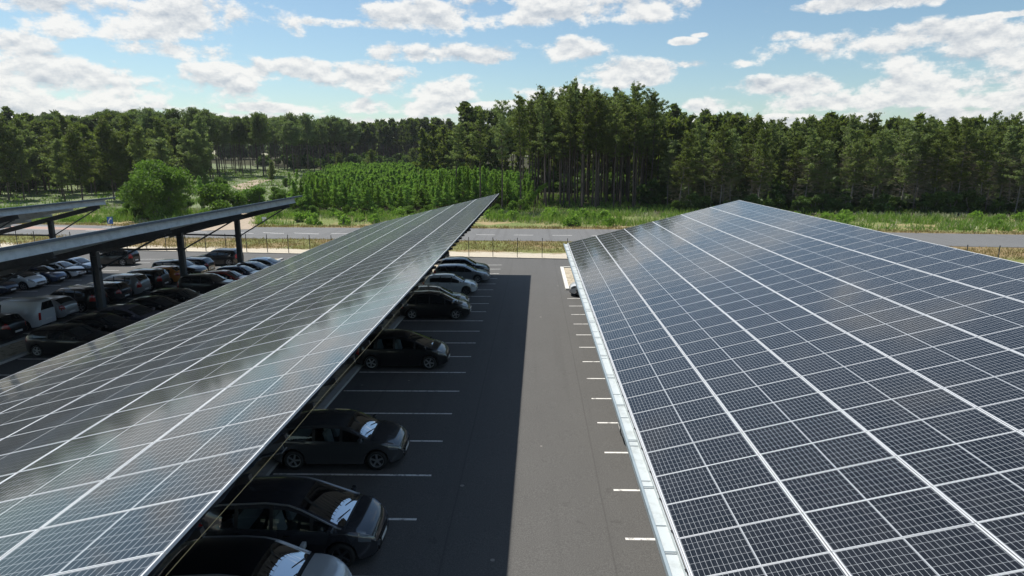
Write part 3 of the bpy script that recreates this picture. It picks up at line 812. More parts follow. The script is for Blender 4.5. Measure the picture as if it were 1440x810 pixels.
def row_car(label, t, col, nose_x, y, facing=1, **kw):
    hl = TYPES[t]['L']/2
    add_car('x', label, t, col, (nose_x - facing*hl, y+random.uniform(-.06, .06)), (0 if facing > 0 else math.pi)+rad(random.uniform(-1.2, 1.2)), **kw)
random.seed(11)
# row under the high edge of the big left canopy, noses towards the aisle
row_car('pale silver car with a black roof, nearest at the bottom of the picture', 'hatch', PEARL, -3.95, 11.75, roof=BLK, chrome=True, cabin=True)
row_car('anthracite people carrier with silver roof trim, second from the bottom in the shaded row', 'mpv', ANTH, -3.72, 14.25, chrome=True, dark_rims=True, cabin=True)
row_car('dark grey hatchback with bright wheels parked alone between empty bays', 'hatch', DGREY, -4.2, 19.25, scale=1.03, cabin=True)
row_car('glossy black people carrier parked alone halfway along the shaded aisle', 'mpv', BLK, -4.1, 29.3, cabin=True)
row_car('black people carrier with silver roof rails and alloy wheels, in front of the brown estate', 'mpv', BLK, -4.05, 39.3, rails=True)
row_car('brown estate car with roof rails, tucked behind the black people carrier', 'wagon', BROWN, -4.45, 41.8, rails=True)
row_car('pale silver hatchback in the middle of the far group under the left canopy', 'hatch', PEARL, -4.3, 46.8, dark_rims=True)
row_car('mid grey estate car between the pale hatchback and the dark off-roader', 'wagon', GREY, -3.7, 51.8)
row_car('dark off-roader with roof rails, last in the aisle row and half in the sun', 'suv', NAVY, -3.9, 54.3, rails=True)
# under the gutter canopy
row_car('white and black car poking out from under the gutter near the pale island kerb', 'hatch', WHITE, 2.62, 46.0, -1)
row_car('car with only its nose showing under the gutter halfway along the right canopy', 'hatch', SILV, 3.04, 20.95, -1)
# second canopy, right-hand row (noses right)
NX = -22.0
row_car('black hatchback beside the sandy strip, nearest in the row left of the big canopy', 'hatch', BLK, NX-.15, 31.2)
row_car('black saloon just behind the near black hatchback, opposite the white van', 'sedan', BLK, NX, 33.7)
row_car('grey lilac saloon with its bonnet against the edge of the big canopy', 'sedan', LIL, NX, 36.2)
row_car('black coupe behind the grey lilac saloon in the shaded row', 'coupe', BLK, NX-.1, 38.7)
row_car('black hatchback with a bright windscreen edge, before the empty bay and the middle post', 'hatch', BLK, NX, 41.2)
row_car('tall black car just right of the middle post, in front of the dark red one', 'suv', BLK, NX-.3, 46.2)
row_car('dark red hatchback in the row right of the posts', 'hatch', RED, NX-.45, 48.7)
row_car('dark blue hatchback right behind the dark red one', 'hatch', DBL, NX-.5, 51.2)
row_car('black coupe with a bright windscreen behind the dark blue hatchback, right of the last post', 'coupe', BLK, NX-.4, 53.7)
row_car('pale blue grey saloon, last of the row, in the sun beyond the last post', 'sedan', LBL, NX-.1, 56.2)
# second canopy, left-hand row (tails towards us)
TX = -29.35
def tail_car(label, t, col, y, tx=TX, **kw):
    hl = TYPES[t]['L']/2; add_car('x', label, t, col, (tx-hl, y+random.uniform(-.06, .06)), math.pi+rad(random.uniform(-1.2, 1.2)), **kw)
tail_car('black estate car with red tail lights, in front of the white van', 'wagon', BLK, 33.7, -29.2)
tail_car('white panel van showing its rear door with one dark window', 'van', WHITE, 36.2, -29.4, cat='van', name='parked_van', group='cars parked in the bays')
tail_car('silver hatchback with red tail lights right beside the white van', 'hatch', SILV, 38.7, -29.7)
tail_car('black off-roader behind the nearest post, past the silver hatchback', 'suv', BLK, 41.2, -29.5, rails=True)
tail_car('dark estate car with its tail lights right of the nearest post', 'wagon', ANTH, 43.7, -29.4)
tail_car('grey silver people carrier with tall red tail lights between the posts', 'mpv', SGREY, 46.2, -29.5)
tail_car('black boxy off-roader left of the middle post', 'suv', BLK, 48.7, -29.4)
tail_car('orange car half hidden by the middle post', 'hatch', ORG, 51.2, -29.4)
row_car('black off-roader reversed into its bay, headlights showing, beside the orange car', 'suv', BLK, -28.9, 53.7)
tail_car('dark estate car with roof rails left of the last post', 'wagon', NAVY, 56.2, -29.5, rails=True)
tail_car('black off-roader in the sun behind the last post, next to the sand strip', 'suv', BLK, 61.2, -29.1)
# farthest row, noses to the right
row_car('black car cut by the left edge of the picture in the farthest row', 'hatch', NAVY, -40.2, 46.5)
row_car('silver people carrier in the farthest row, second from the left edge', 'mpv', PEARL, -39.9, 49.0)
row_car('dark blue hatchback between the silver and the white car of the farthest row', 'hatch', DBL, -40.0, 51.5)
row_car('white car in the farthest row, between the dark blue and the grey blue ones', 'hatch', WHITE, -40.2, 54.0)
row_car('grey blue hatchback partly behind the nearest post, farthest row', 'hatch', LBL, -40.4, 56.5)
tail_car('black off-roader standing in the sun with its tail to us, farthest row', 'suv', BLK, 61.5, -39.9, rails=False)

# ------------------------------------------------------------------ fence and road signs
M_fence = mat('fence_steel', (.045, .05, .045), .55)
froot = empty('fence', 'dark fence of slim posts and fine wires between the car park and the road', 'fence', (0, 65.6, g(0, 65.6)))
def fpt(x): return x, 65.7-.16*x
x = -72.
while x < 52:
    fx, fy_ = fpt(x); mb = MB(); zb = g(fx, fy_)-g(0, 65.6)
    mb.box((fx, fy_-65.6, zb+.98), (.06, .06, 2.05)); mb.box((fx, fy_-65.6, zb+2.02), (.075, .075, .03))
    mb.build('post', M_fence, froot); x += 2.6
mb = MB(); x = -72.
while x < 49:
    a = fpt(x); b2 = fpt(x+2.6)
    for k in range(7):
        z_ = .12+k*.3
        mb.bar((a[0], a[1]-65.6, g(*a)-g(0, 65.6)+z_), (b2[0], b2[1]-65.6, g(*b2)-g(0, 65.6)+z_), .0028, .0028)
    x += 2.6
mb.build('wire', M_fence, froot)

M_blue = mat('sign_blue', (.02, .12, .42), .45); M_signw = mat('sign_white', (.75, .75, .75), .45); M_pole = mat('sign_pole', (.30, .31, .32), .45, metal=.4)
sx, sy = -57.5, 84.0; sg = g(sx, sy)
sr = empty('road_sign', 'small square blue sign with a white arrow on a grey pole beside the road', 'road sign', (sx, sy, sg))
mb = MB(); mb.tube([(0, 0, 0), (0, 0, 2.9)], .03, 8); mb.build('pole', M_pole, sr)
mb = MB(); mb.box((0, -.05, 2.5), (.80, .02, .95)); brd = mb.build('board', M_blue, sr)
mb = MB()
def fl(pts): 
    b = len(mb.V); mb.V += [(p_[0], -.066, 2.5+p_[1]) for p_ in pts] + [(p_[0], -.062, 2.5+p_[1]) for p_ in pts]; n_ = len(pts)
    mb.F += [tuple(b+k for k in range(n_)), tuple(b+n_+k for k in reversed(range(n_)))] + [(b+k, b+(k+1) % n_, b+n_+(k+1) % n_, b+n_+k) for k in range(n_)]; mb.MI += [0]*(n_+2)
fl([(-.06, .30), (.26, .38), (.20, .06), (.10, .16), (-.12, -.10), (-.12, -.38), (-.26, -.38), (-.26, -.04), (.0, .24)][::-1])
mb.build('arrow', M_signw, brd)
m2x, m2y = -43.0, 99.5
mr = empty('marker_post', 'small pale marker post standing in the dry verge by the sandy track', 'marker', (m2x, m2y, g(m2x, m2y)))
mb = MB(); mb.tube([(0, 0, 0), (0, 0, 1.2)], .04, 6); mb.build('post', M_pole, mr)
mb = MB(); mb.box((0, -.045, 1.2), (.7, .03, .30)); mb.box((0, -.045, .85), (.6, .03, .2)); mb.build('plate', M_signw, mr)

# ------------------------------------------------------------------ foliage
def foliage_mat(name, cols, trans=.25, objvar=.35):
    m = mat(name, rough=.6, spec=.25); n, b = mnt(m)
    geo = n.node('ShaderNodeNewGeometry'); oi = n.node('ShaderNodeObjectInfo')
    nz = n.noise(geo.outputs['Position'], .6, 3, .6); nz2 = n.noise(geo.outputs['Position'], 3.0, 2, .6)
    c = n.mix(n.ramp(nz, .35, .65), cols[0], cols[1]); c = n.mix(n.ramp(nz2, .5, .75), c, cols[2])
    s_ = n.m('ADD', 1-objvar/2, n.m('MULTIPLY', oi.outputs['Random'], objvar)); c = n.mix(1.0, c, n.comb(s_, s_, n.m('MULTIPLY', s_, s_)), 'MULTIPLY')
    n.put(b.inputs['Base Color'], c)
    tr = n.node('ShaderNodeBsdfTranslucent'); n.put(tr.inputs[0], n.mix(1.0, c, (1.15, 1.25, .7), 'MULTIPLY'))
    ms = n.node('ShaderNodeMixShader'); ms.inputs[0].default_value = trans
    n.l.new(b.outputs[0], ms.inputs[1]); n.l.new(tr.outputs[0], ms.inputs[2])
    out = [q for q in n.n if q.type == 'OUTPUT_MATERIAL'][0]; n.l.new(ms.outputs[0], out.inputs[0])
    return m
M_pine = foliage_mat('pine_needles', ((.125, .165, .052), (.165, .21, .068), (.23, .23, .12)), .52, .7)
M_pine2 = foliage_mat('pine_needles_dark', ((.10, .145, .05), (.135, .18, .062), (.18, .195, .095)), .52, .6)
M_young = foliage_mat('young_pine_needles', ((.15, .26, .045), (.20, .33, .06), (.26, .36, .10)), .5, .6)
M_broad = foliage_mat('broad_leaves', ((.10, .18, .032), (.14, .24, .045), (.19, .28, .065)), .45)
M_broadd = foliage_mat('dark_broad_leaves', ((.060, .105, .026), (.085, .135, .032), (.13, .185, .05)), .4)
M_dead = foliage_mat('dry_twigs', ((.20, .165, .12), (.27, .23, .17), (.22, .21, .12)), .1)
M_grass = foliage_mat('verge_grass', ((.12, .22, .035), (.18, .29, .055), (.32, .34, .13)), .35, .1)
M_dry = foliage_mat('dry_grass', ((.30, .24, .11), (.36, .27, .14), (.26, .26, .10)), .2, .1)
M_fern = foliage_mat('pale_fern', ((.36, .38, .22), (.48, .47, .33), (.22, .30, .11)), .25, .1)
M_bark = worn('pine_bark', (.085, .066, .054), (.14, .11, .09), 5, .4, .7, .95)
M_barkg = worn('grey_bark', (.15, .135, .12), (.24, .22, .195), 5, .4, .7, .95)
M_barkr = worn('red_brown_bark', (.12, .065, .04), (.18, .11, .07), 5, .4, .7, .95)

def leaf_cloud(C, size, rng, flat=.35, asp=(1.15, .42)):
    """one quad per centre, turned at random"""
    n = len(C); a = rng.normal(size=(n, 3)); a[:, 2] *= flat+.65; a /= np.linalg.norm(a, axis=1)[:, None]
    b = rng.normal(size=(n, 3)); b -= (b*a).sum(1)[:, None]*a; b /= np.linalg.norm(b, axis=1)[:, None]
    s = size*rng.uniform(.6, 1.35, (n, 1)); u = a*s*asp[0]; v = b*s*asp[1]
    V = np.stack([C-u-v*.35, C+u*.1-v, C+u+v*.2, C-u*.1+v], 1).reshape(-1, 3); F = np.arange(4*n).reshape(-1, 4)
    return V, F
def tubes_np(segs, n=4):
    """segs: list of (p0,p1,r0,r1)"""
    V = []; F = []
    for (p0, p1, r0, r1) in segs:
        p0 = np.array(p0, float); p1 = np.array(p1, float); t = p1-p0; t /= np.linalg.norm(t)+1e-9
        a = np.cross(t, [0, 0, 1.]);
        if np.linalg.norm(a) < .05: a = np.cross(t, [1., 0, 0])
        a /= np.linalg.norm(a); b = np.cross(t, a); base = len(V)
        for p_, r_ in ((p0, r0), (p1, r1)):
            for k in range(n):
                th = 2*math.pi*k/n; V.append(p_+(a*math.cos(th)+b*math.sin(th))*r_)
        for k in range(n): F.append((base+k, base+(k+1) % n, base+n+(k+1) % n, base+n+k))
    return V, F

def pine_geo(seed, H, crown0, rad_, nb, shape, leaf, per, tuft_r=.55, lean=.03, dead=0, r0=.20, dens=1.):
    """returns (trunk V,F), (crown V,F).  shape: 'round' | 'cone' | 'column'"""
    rng = np.random.default_rng(seed)
    lx, ly = rng.normal(size=2)*lean
    def axis(z): f = z/H; return np.array([lx*z*f+.15*math.sin(f*5+seed), ly*z*f+.12*math.cos(f*4+seed), z])
    tr = []; zs = np.linspace(0, H*.97, 9)
    for a, b in zip(zs[:-1], zs[1:]): tr.append((axis(a), axis(b), r0*(1-.85*a/H), r0*(1-.85*b/H)))
    TV, TF = tubes_np(tr, 7)
    segs = []; C = []
    for i in range(nb):
        f = (i+rng.uniform(0, 1))/nb; z = H*(crown0+(1-crown0)*f)*.985
        if shape == 'round': L = rad_*(.45+.55*math.sin(math.pi*min(1, .18+f*.80)))*(1.0 if f < .8 else 1-(f-.8)*2.6)
        elif shape == 'cone': L = rad_*(1-f*.93)**.8
        else: L = rad_*(1-.62*f**2.4)*(.55+.45*min(1, f*3))*(.72+.42*math.sin(f*19+seed*1.7+i*.9))
        L *= rng.uniform(.6, 1.2); th = i*2.4+rng.uniform(-.5, .5)
        rise = {'round': .25+.6*f, 'cone': .25+.5*f, 'column': .1+.75*f}[shape]+rng.uniform(-.15, .15)
        p0 = axis(z-.3*L*0); d = np.array([math.cos(th), math.sin(th), rise]); d /= np.linalg.norm(d)
        p1 = p0+d*L; segs.append((p0, p1, .045*L/rad_+.012, .008))
        nt = max(2, int(per*L/rad_*dens)); 
        for k in range(nt):
            q = .30+.72*(k+rng.uniform(0, 1))/nt; c = p0+d*L*q+rng.normal(size=3)*[.22, .22, .10]*L*.35; c[2] += .10*L*q*q
            m_ = int(13*dens); C.append(c+rng.normal(size=(m_, 3))*tuft_r*np.array([.55, .55, .38])*(L/rad_*.5+.5))
    top = axis(H*.985); C.append(top+np.column_stack([rng.normal(size=(60, 2))*tuft_r*.26*(H/16), rng.uniform(-2.2, .7, 60)*(H/16)]))
    for i in range(dead):
        z = H*rng.uniform(.15, crown0+.1); th = rng.uniform(0, 6.28); L = rng.uniform(.6, 1.9); p0 = axis(z)
        d = np.array([math.cos(th), math.sin(th), rng.uniform(-.25, .35)]); segs_d = (p0, p0+d*L, .022, .006); tr.append(segs_d)
    TV, TF = tubes_np(tr+segs, 5)
    LV, LF = leaf_cloud(np.concatenate(C), leaf, rng)
    return (np.array(TV), np.array(TF)), (LV, LF)

def blob_geo(seed, R, Hh, n, leaf, base=.0, lumps=16):
    """broad crown from many leaf clumps with gaps"""
    rng = np.random.default_rng(seed); C = []; segs = []
    for i in range(lumps):
        th = rng.uniform(0, 6.28); rr = R*math.sqrt(rng.uniform(0, 1))*.72; f = rng.uniform(.12, 1); 
        prof = math.sqrt(max(.05, 1-((f-.42)/.62)**2)); c = np.array([math.cos(th)*rr*prof, math.sin(th)*rr*prof, base+Hh*f*.86])
        s = R*rng.uniform(.24, .42)
        d = rng.normal(size=(n//lumps, 3)); d /= np.linalg.norm(d, axis=1)[:, None]
        C.append(c+d*s*rng.uniform(.55, 1.05, (n//lumps, 1))*np.array([1, 1, .8])); segs.append(((0, 0, base*.3), c, .09, .03))
    C = np.concatenate(C); C = C[C[:, 2] > .05]
    LV, LF = leaf_cloud(C, leaf, rng, asp=(1., .7)); TV, TF = tubes_np(segs+[((0, 0, -.2), (0, 0, base+Hh*.35), .22, .12)], 6)
    return (np.array(TV), np.array(TF)), (LV, LF)

def twig_cloud(seed, H, crown0, rad_, n=420):
    rng = np.random.default_rng(seed+500); z = H*rng.uniform(.12, crown0+.35, n); th = rng.uniform(0, 6.28, n); rr = rad_*.75*np.sqrt(rng.uniform(0.02, 1, n))
    c = np.column_stack([np.cos(th)*rr, np.sin(th)*rr, z]); d = np.column_stack([np.cos(th+rng.normal(size=n)*.5), np.sin(th+rng.normal(size=n)*.5), rng.uniform(-.5, .6, n)])
    u = d*rng.uniform(.18, .55, (n, 1)); v = np.column_stack([np.zeros(n), np.zeros(n), np.full(n, .022)])
    V = np.stack([c-u-v, c+u-v*.4, c+u+v*.4, c-u+v], 1).reshape(-1, 3); return V, np.arange(4*n).reshape(-1, 4)
def protos(fn, seeds, bark, leafm, nm):
    out = []
    for s in seeds:
        (TV, TF), (LV, LF) = fn(s); out.append((arr_mesh(nm+'_trunk', TV, TF, (bark,), smooth=True), arr_mesh(nm+'_crown', LV, LF, (leafm,))))
    return out
random.seed(3)
TWIGS = [arr_mesh('dead_branches', *twig_cloud(s, 15.5, .34, 2.7), (M_dead,)) for s in range(4)]
P_TALL = protos(lambda s: pine_geo(s, 24, .50, 3.0, 46, 'column', .16, 9, dens=1.5, tuft_r=.42, lean=.03, dead=7, r0=.21), range(1, 8), M_bark, M_pine, 'tall_pine')
P_ROUND = protos(lambda s: pine_geo(s, 22, .56, 3.9, 44, 'round', .30, 9, dens=1.2, tuft_r=.75, lean=.010, dead=3, r0=.22), range(11, 17), M_bark, M_pine2, 'round_pine')
P_MID = protos(lambda s: pine_geo(s, 15.5, .34, 2.7, 50, 'column', .15, 9, dens=1.5, tuft_r=.38, lean=.028, dead=14, r0=.13), range(21, 28), M_barkg, M_pine, 'mid_pine')
P_YOUNG = protos(lambda s: pine_geo(s, 5.4, .20, 1.0, 30, 'column', .11, 7, dens=1.2, tuft_r=.24, lean=.05, dead=3, r0=.05), range(141, 145), M_barkr, M_young, 'young_pine') + protos(lambda s: pine_geo(s, 5.6, .24, 1.2, 34, 'cone', .12, 7, dens=1.3, tuft_r=.26, lean=.01, dead=2, r0=.06), range(31, 37), M_barkr, M_young, 'young_pine')
P_LEFT = protos(lambda s: pine_geo(s, 16.5, .24, 3.2, 58, 'column', .23, 9, dens=1.45, tuft_r=.6, lean=.012, dead=10, r0=.17), range(41, 47), M_bark, M_pine, 'left_pine')
P_BUSH = protos(lambda s: blob_geo(s, 3.2, 4.6, 7000, .14), range(51, 55), M_barkg, M_broad, 'bush')
P_BUSHD = protos(lambda s: blob_geo(s, 2.0, 3.4, 2600, .19), range(61, 64), M_barkg, M_broadd, 'under_bush')

def plant(name, label, cat, pr, x, y, s=1., sz=None, group=None, rz=None, lean=None):
    o = empty(name, label, cat, (x, y, g(x, y)-.08), random.uniform(0, 6.28) if rz is None else rz, group)
    o.scale = (s, s, sz or s)
    if lean: o.rotation_euler = (lean[0], lean[1], o.rotation_euler.z)
    link('trunk', pr[0], o); link('crown', pr[1], o); return o
def scatter(poly_fn, n, mind, x0, x1, y0, y1, rng, sort=True):
    pts = []
    tries = 0
    while len(pts) < n and tries < n*60:
        tries += 1; x = rng.uniform(x0, x1); y = rng.uniform(y0, y1)
        if poly_fn(x, y) and all((x-a)**2+(y-b)**2 > mind*mind for a, b in pts): pts.append((x, y))
    return pts
R_ = random.Random(77)
# 1. the tall clump right of centre
def inclump(x, y): return ((x-12)/15.5)**2+((y-147)/21)**2 < 1 and y > 124+abs(x-12)*.25
cl = scatter(inclump, 88, 2.1, -8, 29, 123, 168, R_)
for (x, y) in cl:
    edge = ((x-12)/15.5)**2
    plant('pine_tree', 'tall dark pine with a long bare trunk in the dense clump between the two canopies', 'pine tree', R_.choice(P_TALL), x, y, 1., R_.uniform(.80, 1.06)*(1.03-.14*edge), 'tall pines of the central clump')
for (x, y, sc, lb) in ((-10.5, 121.5, .80, 'slender pine standing alone just left of the tip of the big canopy'),
                       (-15.6, 127, .70, 'bare stemmed pine rising out of the young plantation, left of the central clump'),
                       (-6.2, 118.5, .84, 'tall slender pine at the front left corner of the central clump'),
                       (-2.8, 121, .90, 'tall pine with a forked top, second from the left of the central clump')):
    plant('pine_tree', lb, 'pine tree', R_.choice(P_TALL), x, y, .92, sc)
plant('pine_tree', 'thin pine leaning over to the left above the tip of the left canopy', 'pine tree', P_YOUNG[5], -4.2, 117, 1.0, 1.5, lean=(0, .85), rz=0)
# 2. right-hand forest
def inright(x, y): return y > 117.5+2.5*math.sin(x*.21) and not ((x-12)/15)**2+((y-146)/20)**2 < 1.0
rf = scatter(inright, 118, 2.5, 27, 118, 117, 142, R_)
for (x, y) in rf:
    o_ = plant('pine_tree', 'slim grey stemmed pine in the dense forest edge on the right', 'pine tree', R_.choice(P_MID), x, y, R_.uniform(.95, 1.15), R_.uniform(.80, 1.17)*(1+max(0, x-85)*.004), 'pines of the right forest edge')
    if y < 128: tag(link('dead_branches', R_.choice(TWIGS), o_), kind='stuff')
# 3. left stand (near part), then the tall stand receding to the middle
def inleft(x, y): return y > 141+(-x-100)*-.10 and x < -88-(y-150)*.10 and y < 215
lf = scatter(inleft, 92, 3.1, -215, -84, 140, 190, R_)
for (x, y) in lf:
    plant('pine_tree', 'bushy pine in the front of the stand at the far left', 'pine tree', R_.choice(P_LEFT), x, y, R_.uniform(.95, 1.2), R_.uniform(.85, 1.22), 'pines at the far left')
def inmidleft(x, y):
    return x > -120-(y-200)*.05-40 and x < -104+(y-200)*.13 and x < -60 and y > 192
ml = scatter(inmidleft, 80, 4.2, -165, -62, 205, 335, R_)
for (x, y) in ml:
    plant('pine_tree', 'round crowned tall pine with a bare dark trunk in the old stand behind the clearing', 'pine tree', R_.choice(P_ROUND), x, y, 1.05, R_.uniform(.92, 1.10), 'old pines behind the clearing')
# a few loose trees in front of the old stand
for i, (x, y, pr, s, lb) in enumerate(((-70, 228, P_LEFT[0], .55, 'small pine left of centre in the clearing'), (-60, 235, P_LEFT[1], .62, 'pine with a dense crown standing in the clearing before the old stand'),
                   (-50, 262, P_LEFT[2], .62, 'low bushy pine at the right of the old stand'), (-37, 250, P_LEFT[3], .52, 'small dense pine near the gap in the trees'),
                   (-83, 200, P_LEFT[4], .45, 'little pine at the foot of the old stand, beside the track'))):
    plant('pine_tree', lb, 'pine tree', pr, x, y, s*1.25, s)
# 4. young plantation
def inyoung(x, y):
    fy_ = 116.5+(x+40)*.22 if x < -8 else 125+(x+8)*.9
    left = -41.5-(y-116)*.26+3.5*math.sin(y*.37)+R_.uniform(-2.5, 2.5)
    fy_ += 1.8*math.sin(x*.45)
    return y > fy_ and x > left and x < 2-(y-125)*.20 and y < 240
yp = []
for j in range(60):
    for i in range(60):
        x = -85+i*1.55+R_.uniform(-.35, .35); y = 112+j*2.25+R_.uniform(-.6, .6)
        if inyoung(x, y) and math.sin(x*.33)+math.sin(y*.41+x*.2)+R_.uniform(-1, 1) > -2.4: yp.append((x+R_.uniform(-.3, .3), y+R_.uniform(-.5, .5)))
yp.sort(key=lambda q: q[1]-abs(q[0]+30)*.02)
for (x, y) in yp[:300]:
    plant('young_pine', 'bright green young pine in the dense planted rows', 'young pine', R_.choice(P_YOUNG), x, y, R_.uniform(.75, 1.3), R_.uniform(.70, 1.08)*(1+.20*math.sin(x*.21+y*.13))*(1+.012*max(0, x+30)), 'young pines of the plantation')
def mass(name, label, cat, pts, geos, mats_, smin, smax, zmul=1.0):
    VV = []; FF = []; MI = []; off = 0
    for k, (x, y) in enumerate(pts):
        (TV, TF), (LV, LF) = geos[k % len(geos)]; a = R_.uniform(0, 6.28); s = R_.uniform(smin, smax); c, s_ = math.cos(a), math.sin(a)
        for q, (V_, F_) in enumerate(((TV, TF), (LV, LF))):
            W_ = np.empty_like(V_); W_[:, 0] = (V_[:, 0]*c-V_[:, 1]*s_)*s+x; W_[:, 1] = (V_[:, 0]*s_+V_[:, 1]*c)*s+y; W_[:, 2] = V_[:, 2]*s*zmul+g(x, y)-.1
            VV.append(W_); FF.append(F_+off); MI.append(np.full(len(F_), q)); off += len(V_)
    o = link(name, arr_mesh(name, np.concatenate(VV), np.concatenate(FF), mats_, np.concatenate(MI)))
    tag(o, label, cat, kind='stuff'); return o
G_Y = [pine_geo(s, 5.4, .10, 1.25, 16, 'cone', .30, 3, tuft_r=.32, r0=.05) for s in (91, 92, 93)]
mass('young_pine_plantation', 'mass of bright green young pines filling the rear of the plantation', 'plantation', yp[300:], G_Y, (M_barkr, M_young), .7, 1.15)
G_R = [pine_geo(s, 22, .52, 3.8, 22, 'round', .75, 5, tuft_r=.9, r0=.22) for s in (101, 102, 103)]
G_M = [pine_geo(s, 15.5, .22, 2.7, 26, 'column', .50, 5, tuft_r=.7, r0=.13) for s in (104, 105, 106)]
far = []
for _ in range(170): far.append((R_.uniform(-330, -120), R_.uniform(205, 330)))
far = [(x, y) for x, y in far if x < -150-(y-200)*.05]
for _ in range(110): far.append((R_.uniform(-150, -40), R_.uniform(335, 420)))
for _ in range(120): far.append((R_.uniform(-130, 60), R_.uniform(480, 600)))
for _ in range(60): far.append((R_.uniform(20, 200), R_.uniform(330, 420)))
far += [(R_.uniform(-20, 60), R_.uniform(185, 260)) for _ in range(60)]
mass('far_wood', 'far-off wood of dark pines closing the view behind the clearing', 'wood', far, G_R, (M_bark, M_pine2), .9, 1.12)
wall = [(R_.uniform(-420, 330), R_.uniform(600, 640)) for _ in range(330)] + [(R_.uniform(-330, -60), R_.uniform(425, 450)) for _ in range(170)]
mass('distant_wood', 'distant dark wood on the horizon seen through the gap', 'wood', wall, [pine_geo(s, 20, .08, 4.2, 26, 'round', 1.2, 4, tuft_r=1.3, r0=.22) for s in (121, 122)], (M_bark, M_pine2), .8, 1.1)
back = [(R_.uniform(24, 150), R_.uniform(138, 178)) for _ in range(260)] + [(R_.uniform(116, 210), R_.uniform(118, 145)) for _ in range(70)] + [(R_.uniform(-230, -105), R_.uniform(160, 205)) for _ in range(60)] + [(R_.uniform(-32, 50), R_.uniform(180, 212)) for _ in range(75)]
back = [(x, y) for x, y in back if not (((x-12)/17)**2+((y-146)/24)**2 < 1)]
mass('forest_interior', 'inner mass of the pine forest behind its front trees', 'wood', back, G_M, (M_barkg, M_pine), .95, 1.18)
G_B = [blob_geo(s, 3.0, 4.4, 420, .50, lumps=10) for s in (111, 112, 113)]
ug = [(R_.uniform(24, 150), R_.uniform(126, 150)) for _ in range(210)] + [(R_.uniform(-8, 34), R_.uniform(168, 185)) for _ in range(36)] + [(R_.uniform(-240, -110), R_.uniform(172, 205)) for _ in range(90)] + [(R_.uniform(-150, -62), R_.uniform(345, 372)) for _ in range(50)] + [(R_.uniform(-122, -62), R_.uniform(300, 340)) for _ in range(30)] + [(R_.uniform(-30, 48), R_.uniform(192, 230)) for _ in range(110)]
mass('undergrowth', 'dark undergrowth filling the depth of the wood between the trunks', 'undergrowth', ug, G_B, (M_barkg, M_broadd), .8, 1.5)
for i in range(16):
    x = -46+i*2.75+R_.uniform(-1, 1); y = 114.2+(x+40)*.20+R_.uniform(-1.2, .8)
    plant('shrub', 'leafy shrub in the loose fringe before the young plantation', 'shrub', R_.choice(P_BUSH), x, y, R_.uniform(.28, .5), R_.uniform(.25, .5), 'shrubs fringing the plantation')
# undergrowth bushes along the feet of the right forest and the clump
for i in range(30):
    x = 26+i*3.1+R_.uniform(-1, 1)
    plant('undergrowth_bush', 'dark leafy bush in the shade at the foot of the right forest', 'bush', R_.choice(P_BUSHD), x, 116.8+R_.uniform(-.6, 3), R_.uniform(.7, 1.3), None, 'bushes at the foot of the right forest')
# bushes and broad trees on the left
big = protos(lambda s: blob_geo(s, 6.2, 10.2, 26000, .18, base=.3, lumps=34), (71,), M_barkg, M_broad, 'broad_tree')[0]
plant('broadleaf_tree', 'big round broadleaf tree beyond the road, above the long canopy edge', 'tree', big, -66.5, 110.5, 1., 1.)
big2 = protos(lambda s: blob_geo(s, 5.2, 9.4, 18000, .18, base=.3, lumps=26), (72,), M_barkg, M_broad, 'broad_tree')[0]
plant('broadleaf_tree', 'light green leafy tree crowding the left and back of the big round one', 'tree', big2, -70.5, 117, 1., 1.02)
for (x, y, s, z_, lb) in ((-58.5, 117, 1.55, 1.35, 'light green rounded bush right of the big round tree'), (-55.5, 126, 1.35, 1.1, 'low bright bush between the big round tree and the track'),
                      (-72, 112, .9, .8, 'pale bush at the left foot of the big round tree'), (-51.0, 146, 1.25, 1.5, 'round leafy tree at the left end of the young plantation'),
                      (-45, 138, 1.1, 1.2, 'bright green bush before the left end of the young plantation'), (-48, 127, .8, .7, 'small bush beside the sandy track'),
                      (-61, 150, .7, .6, 'little bush left of the sandy track in the clearing'), (-43.2, 119, .7, .7, 'bushy shrub at the near left corner of the plantation')):
    plant('bush', lb, 'bush', R_.choice(P_BUSH), x, y, s, z_)

G_V = [blob_geo(s, 1.3, 1.5, 520, .12, lumps=8) for s in (131, 132, 133)]
vb = [(x, y) for x, y in [(R_.uniform(-75, 105), R_.uniform(97, 114)) for _ in range(330)] if math.sin(x*.17+1.)+math.sin(y*.6+x*.07) > .35 and not (x > -62 and x < -40)]
mass('broom_shrubs', 'bright green broom growing in clumps over the far verge', 'shrubs', [(x, y-.1*x) for x, y in vb], G_V, (M_barkg, M_young), .5, 1.35)
for i in range(46):
    x = R_.uniform(-100, -45); y = R_.uniform(124, 196)
    if abs(x-(-56.4-(y-122)*.42)) < 4.5 or (x > -46-(y-116)*.26): continue
    if i % 3: plant('bush', 'green bush scattered over the pale heath of the clearing', 'bush', R_.choice(P_BUSH), x, y, R_.uniform(.35, .8), R_.uniform(.3, .75), 'bushes scattered in the clearing')
    else: plant('young_pine', 'young pine standing loose on the heath of the clearing', 'young pine', R_.choice(P_YOUNG), x, y, R_.uniform(.9, 1.4), R_.uniform(.7, 1.2), 'loose young pines of the clearing')
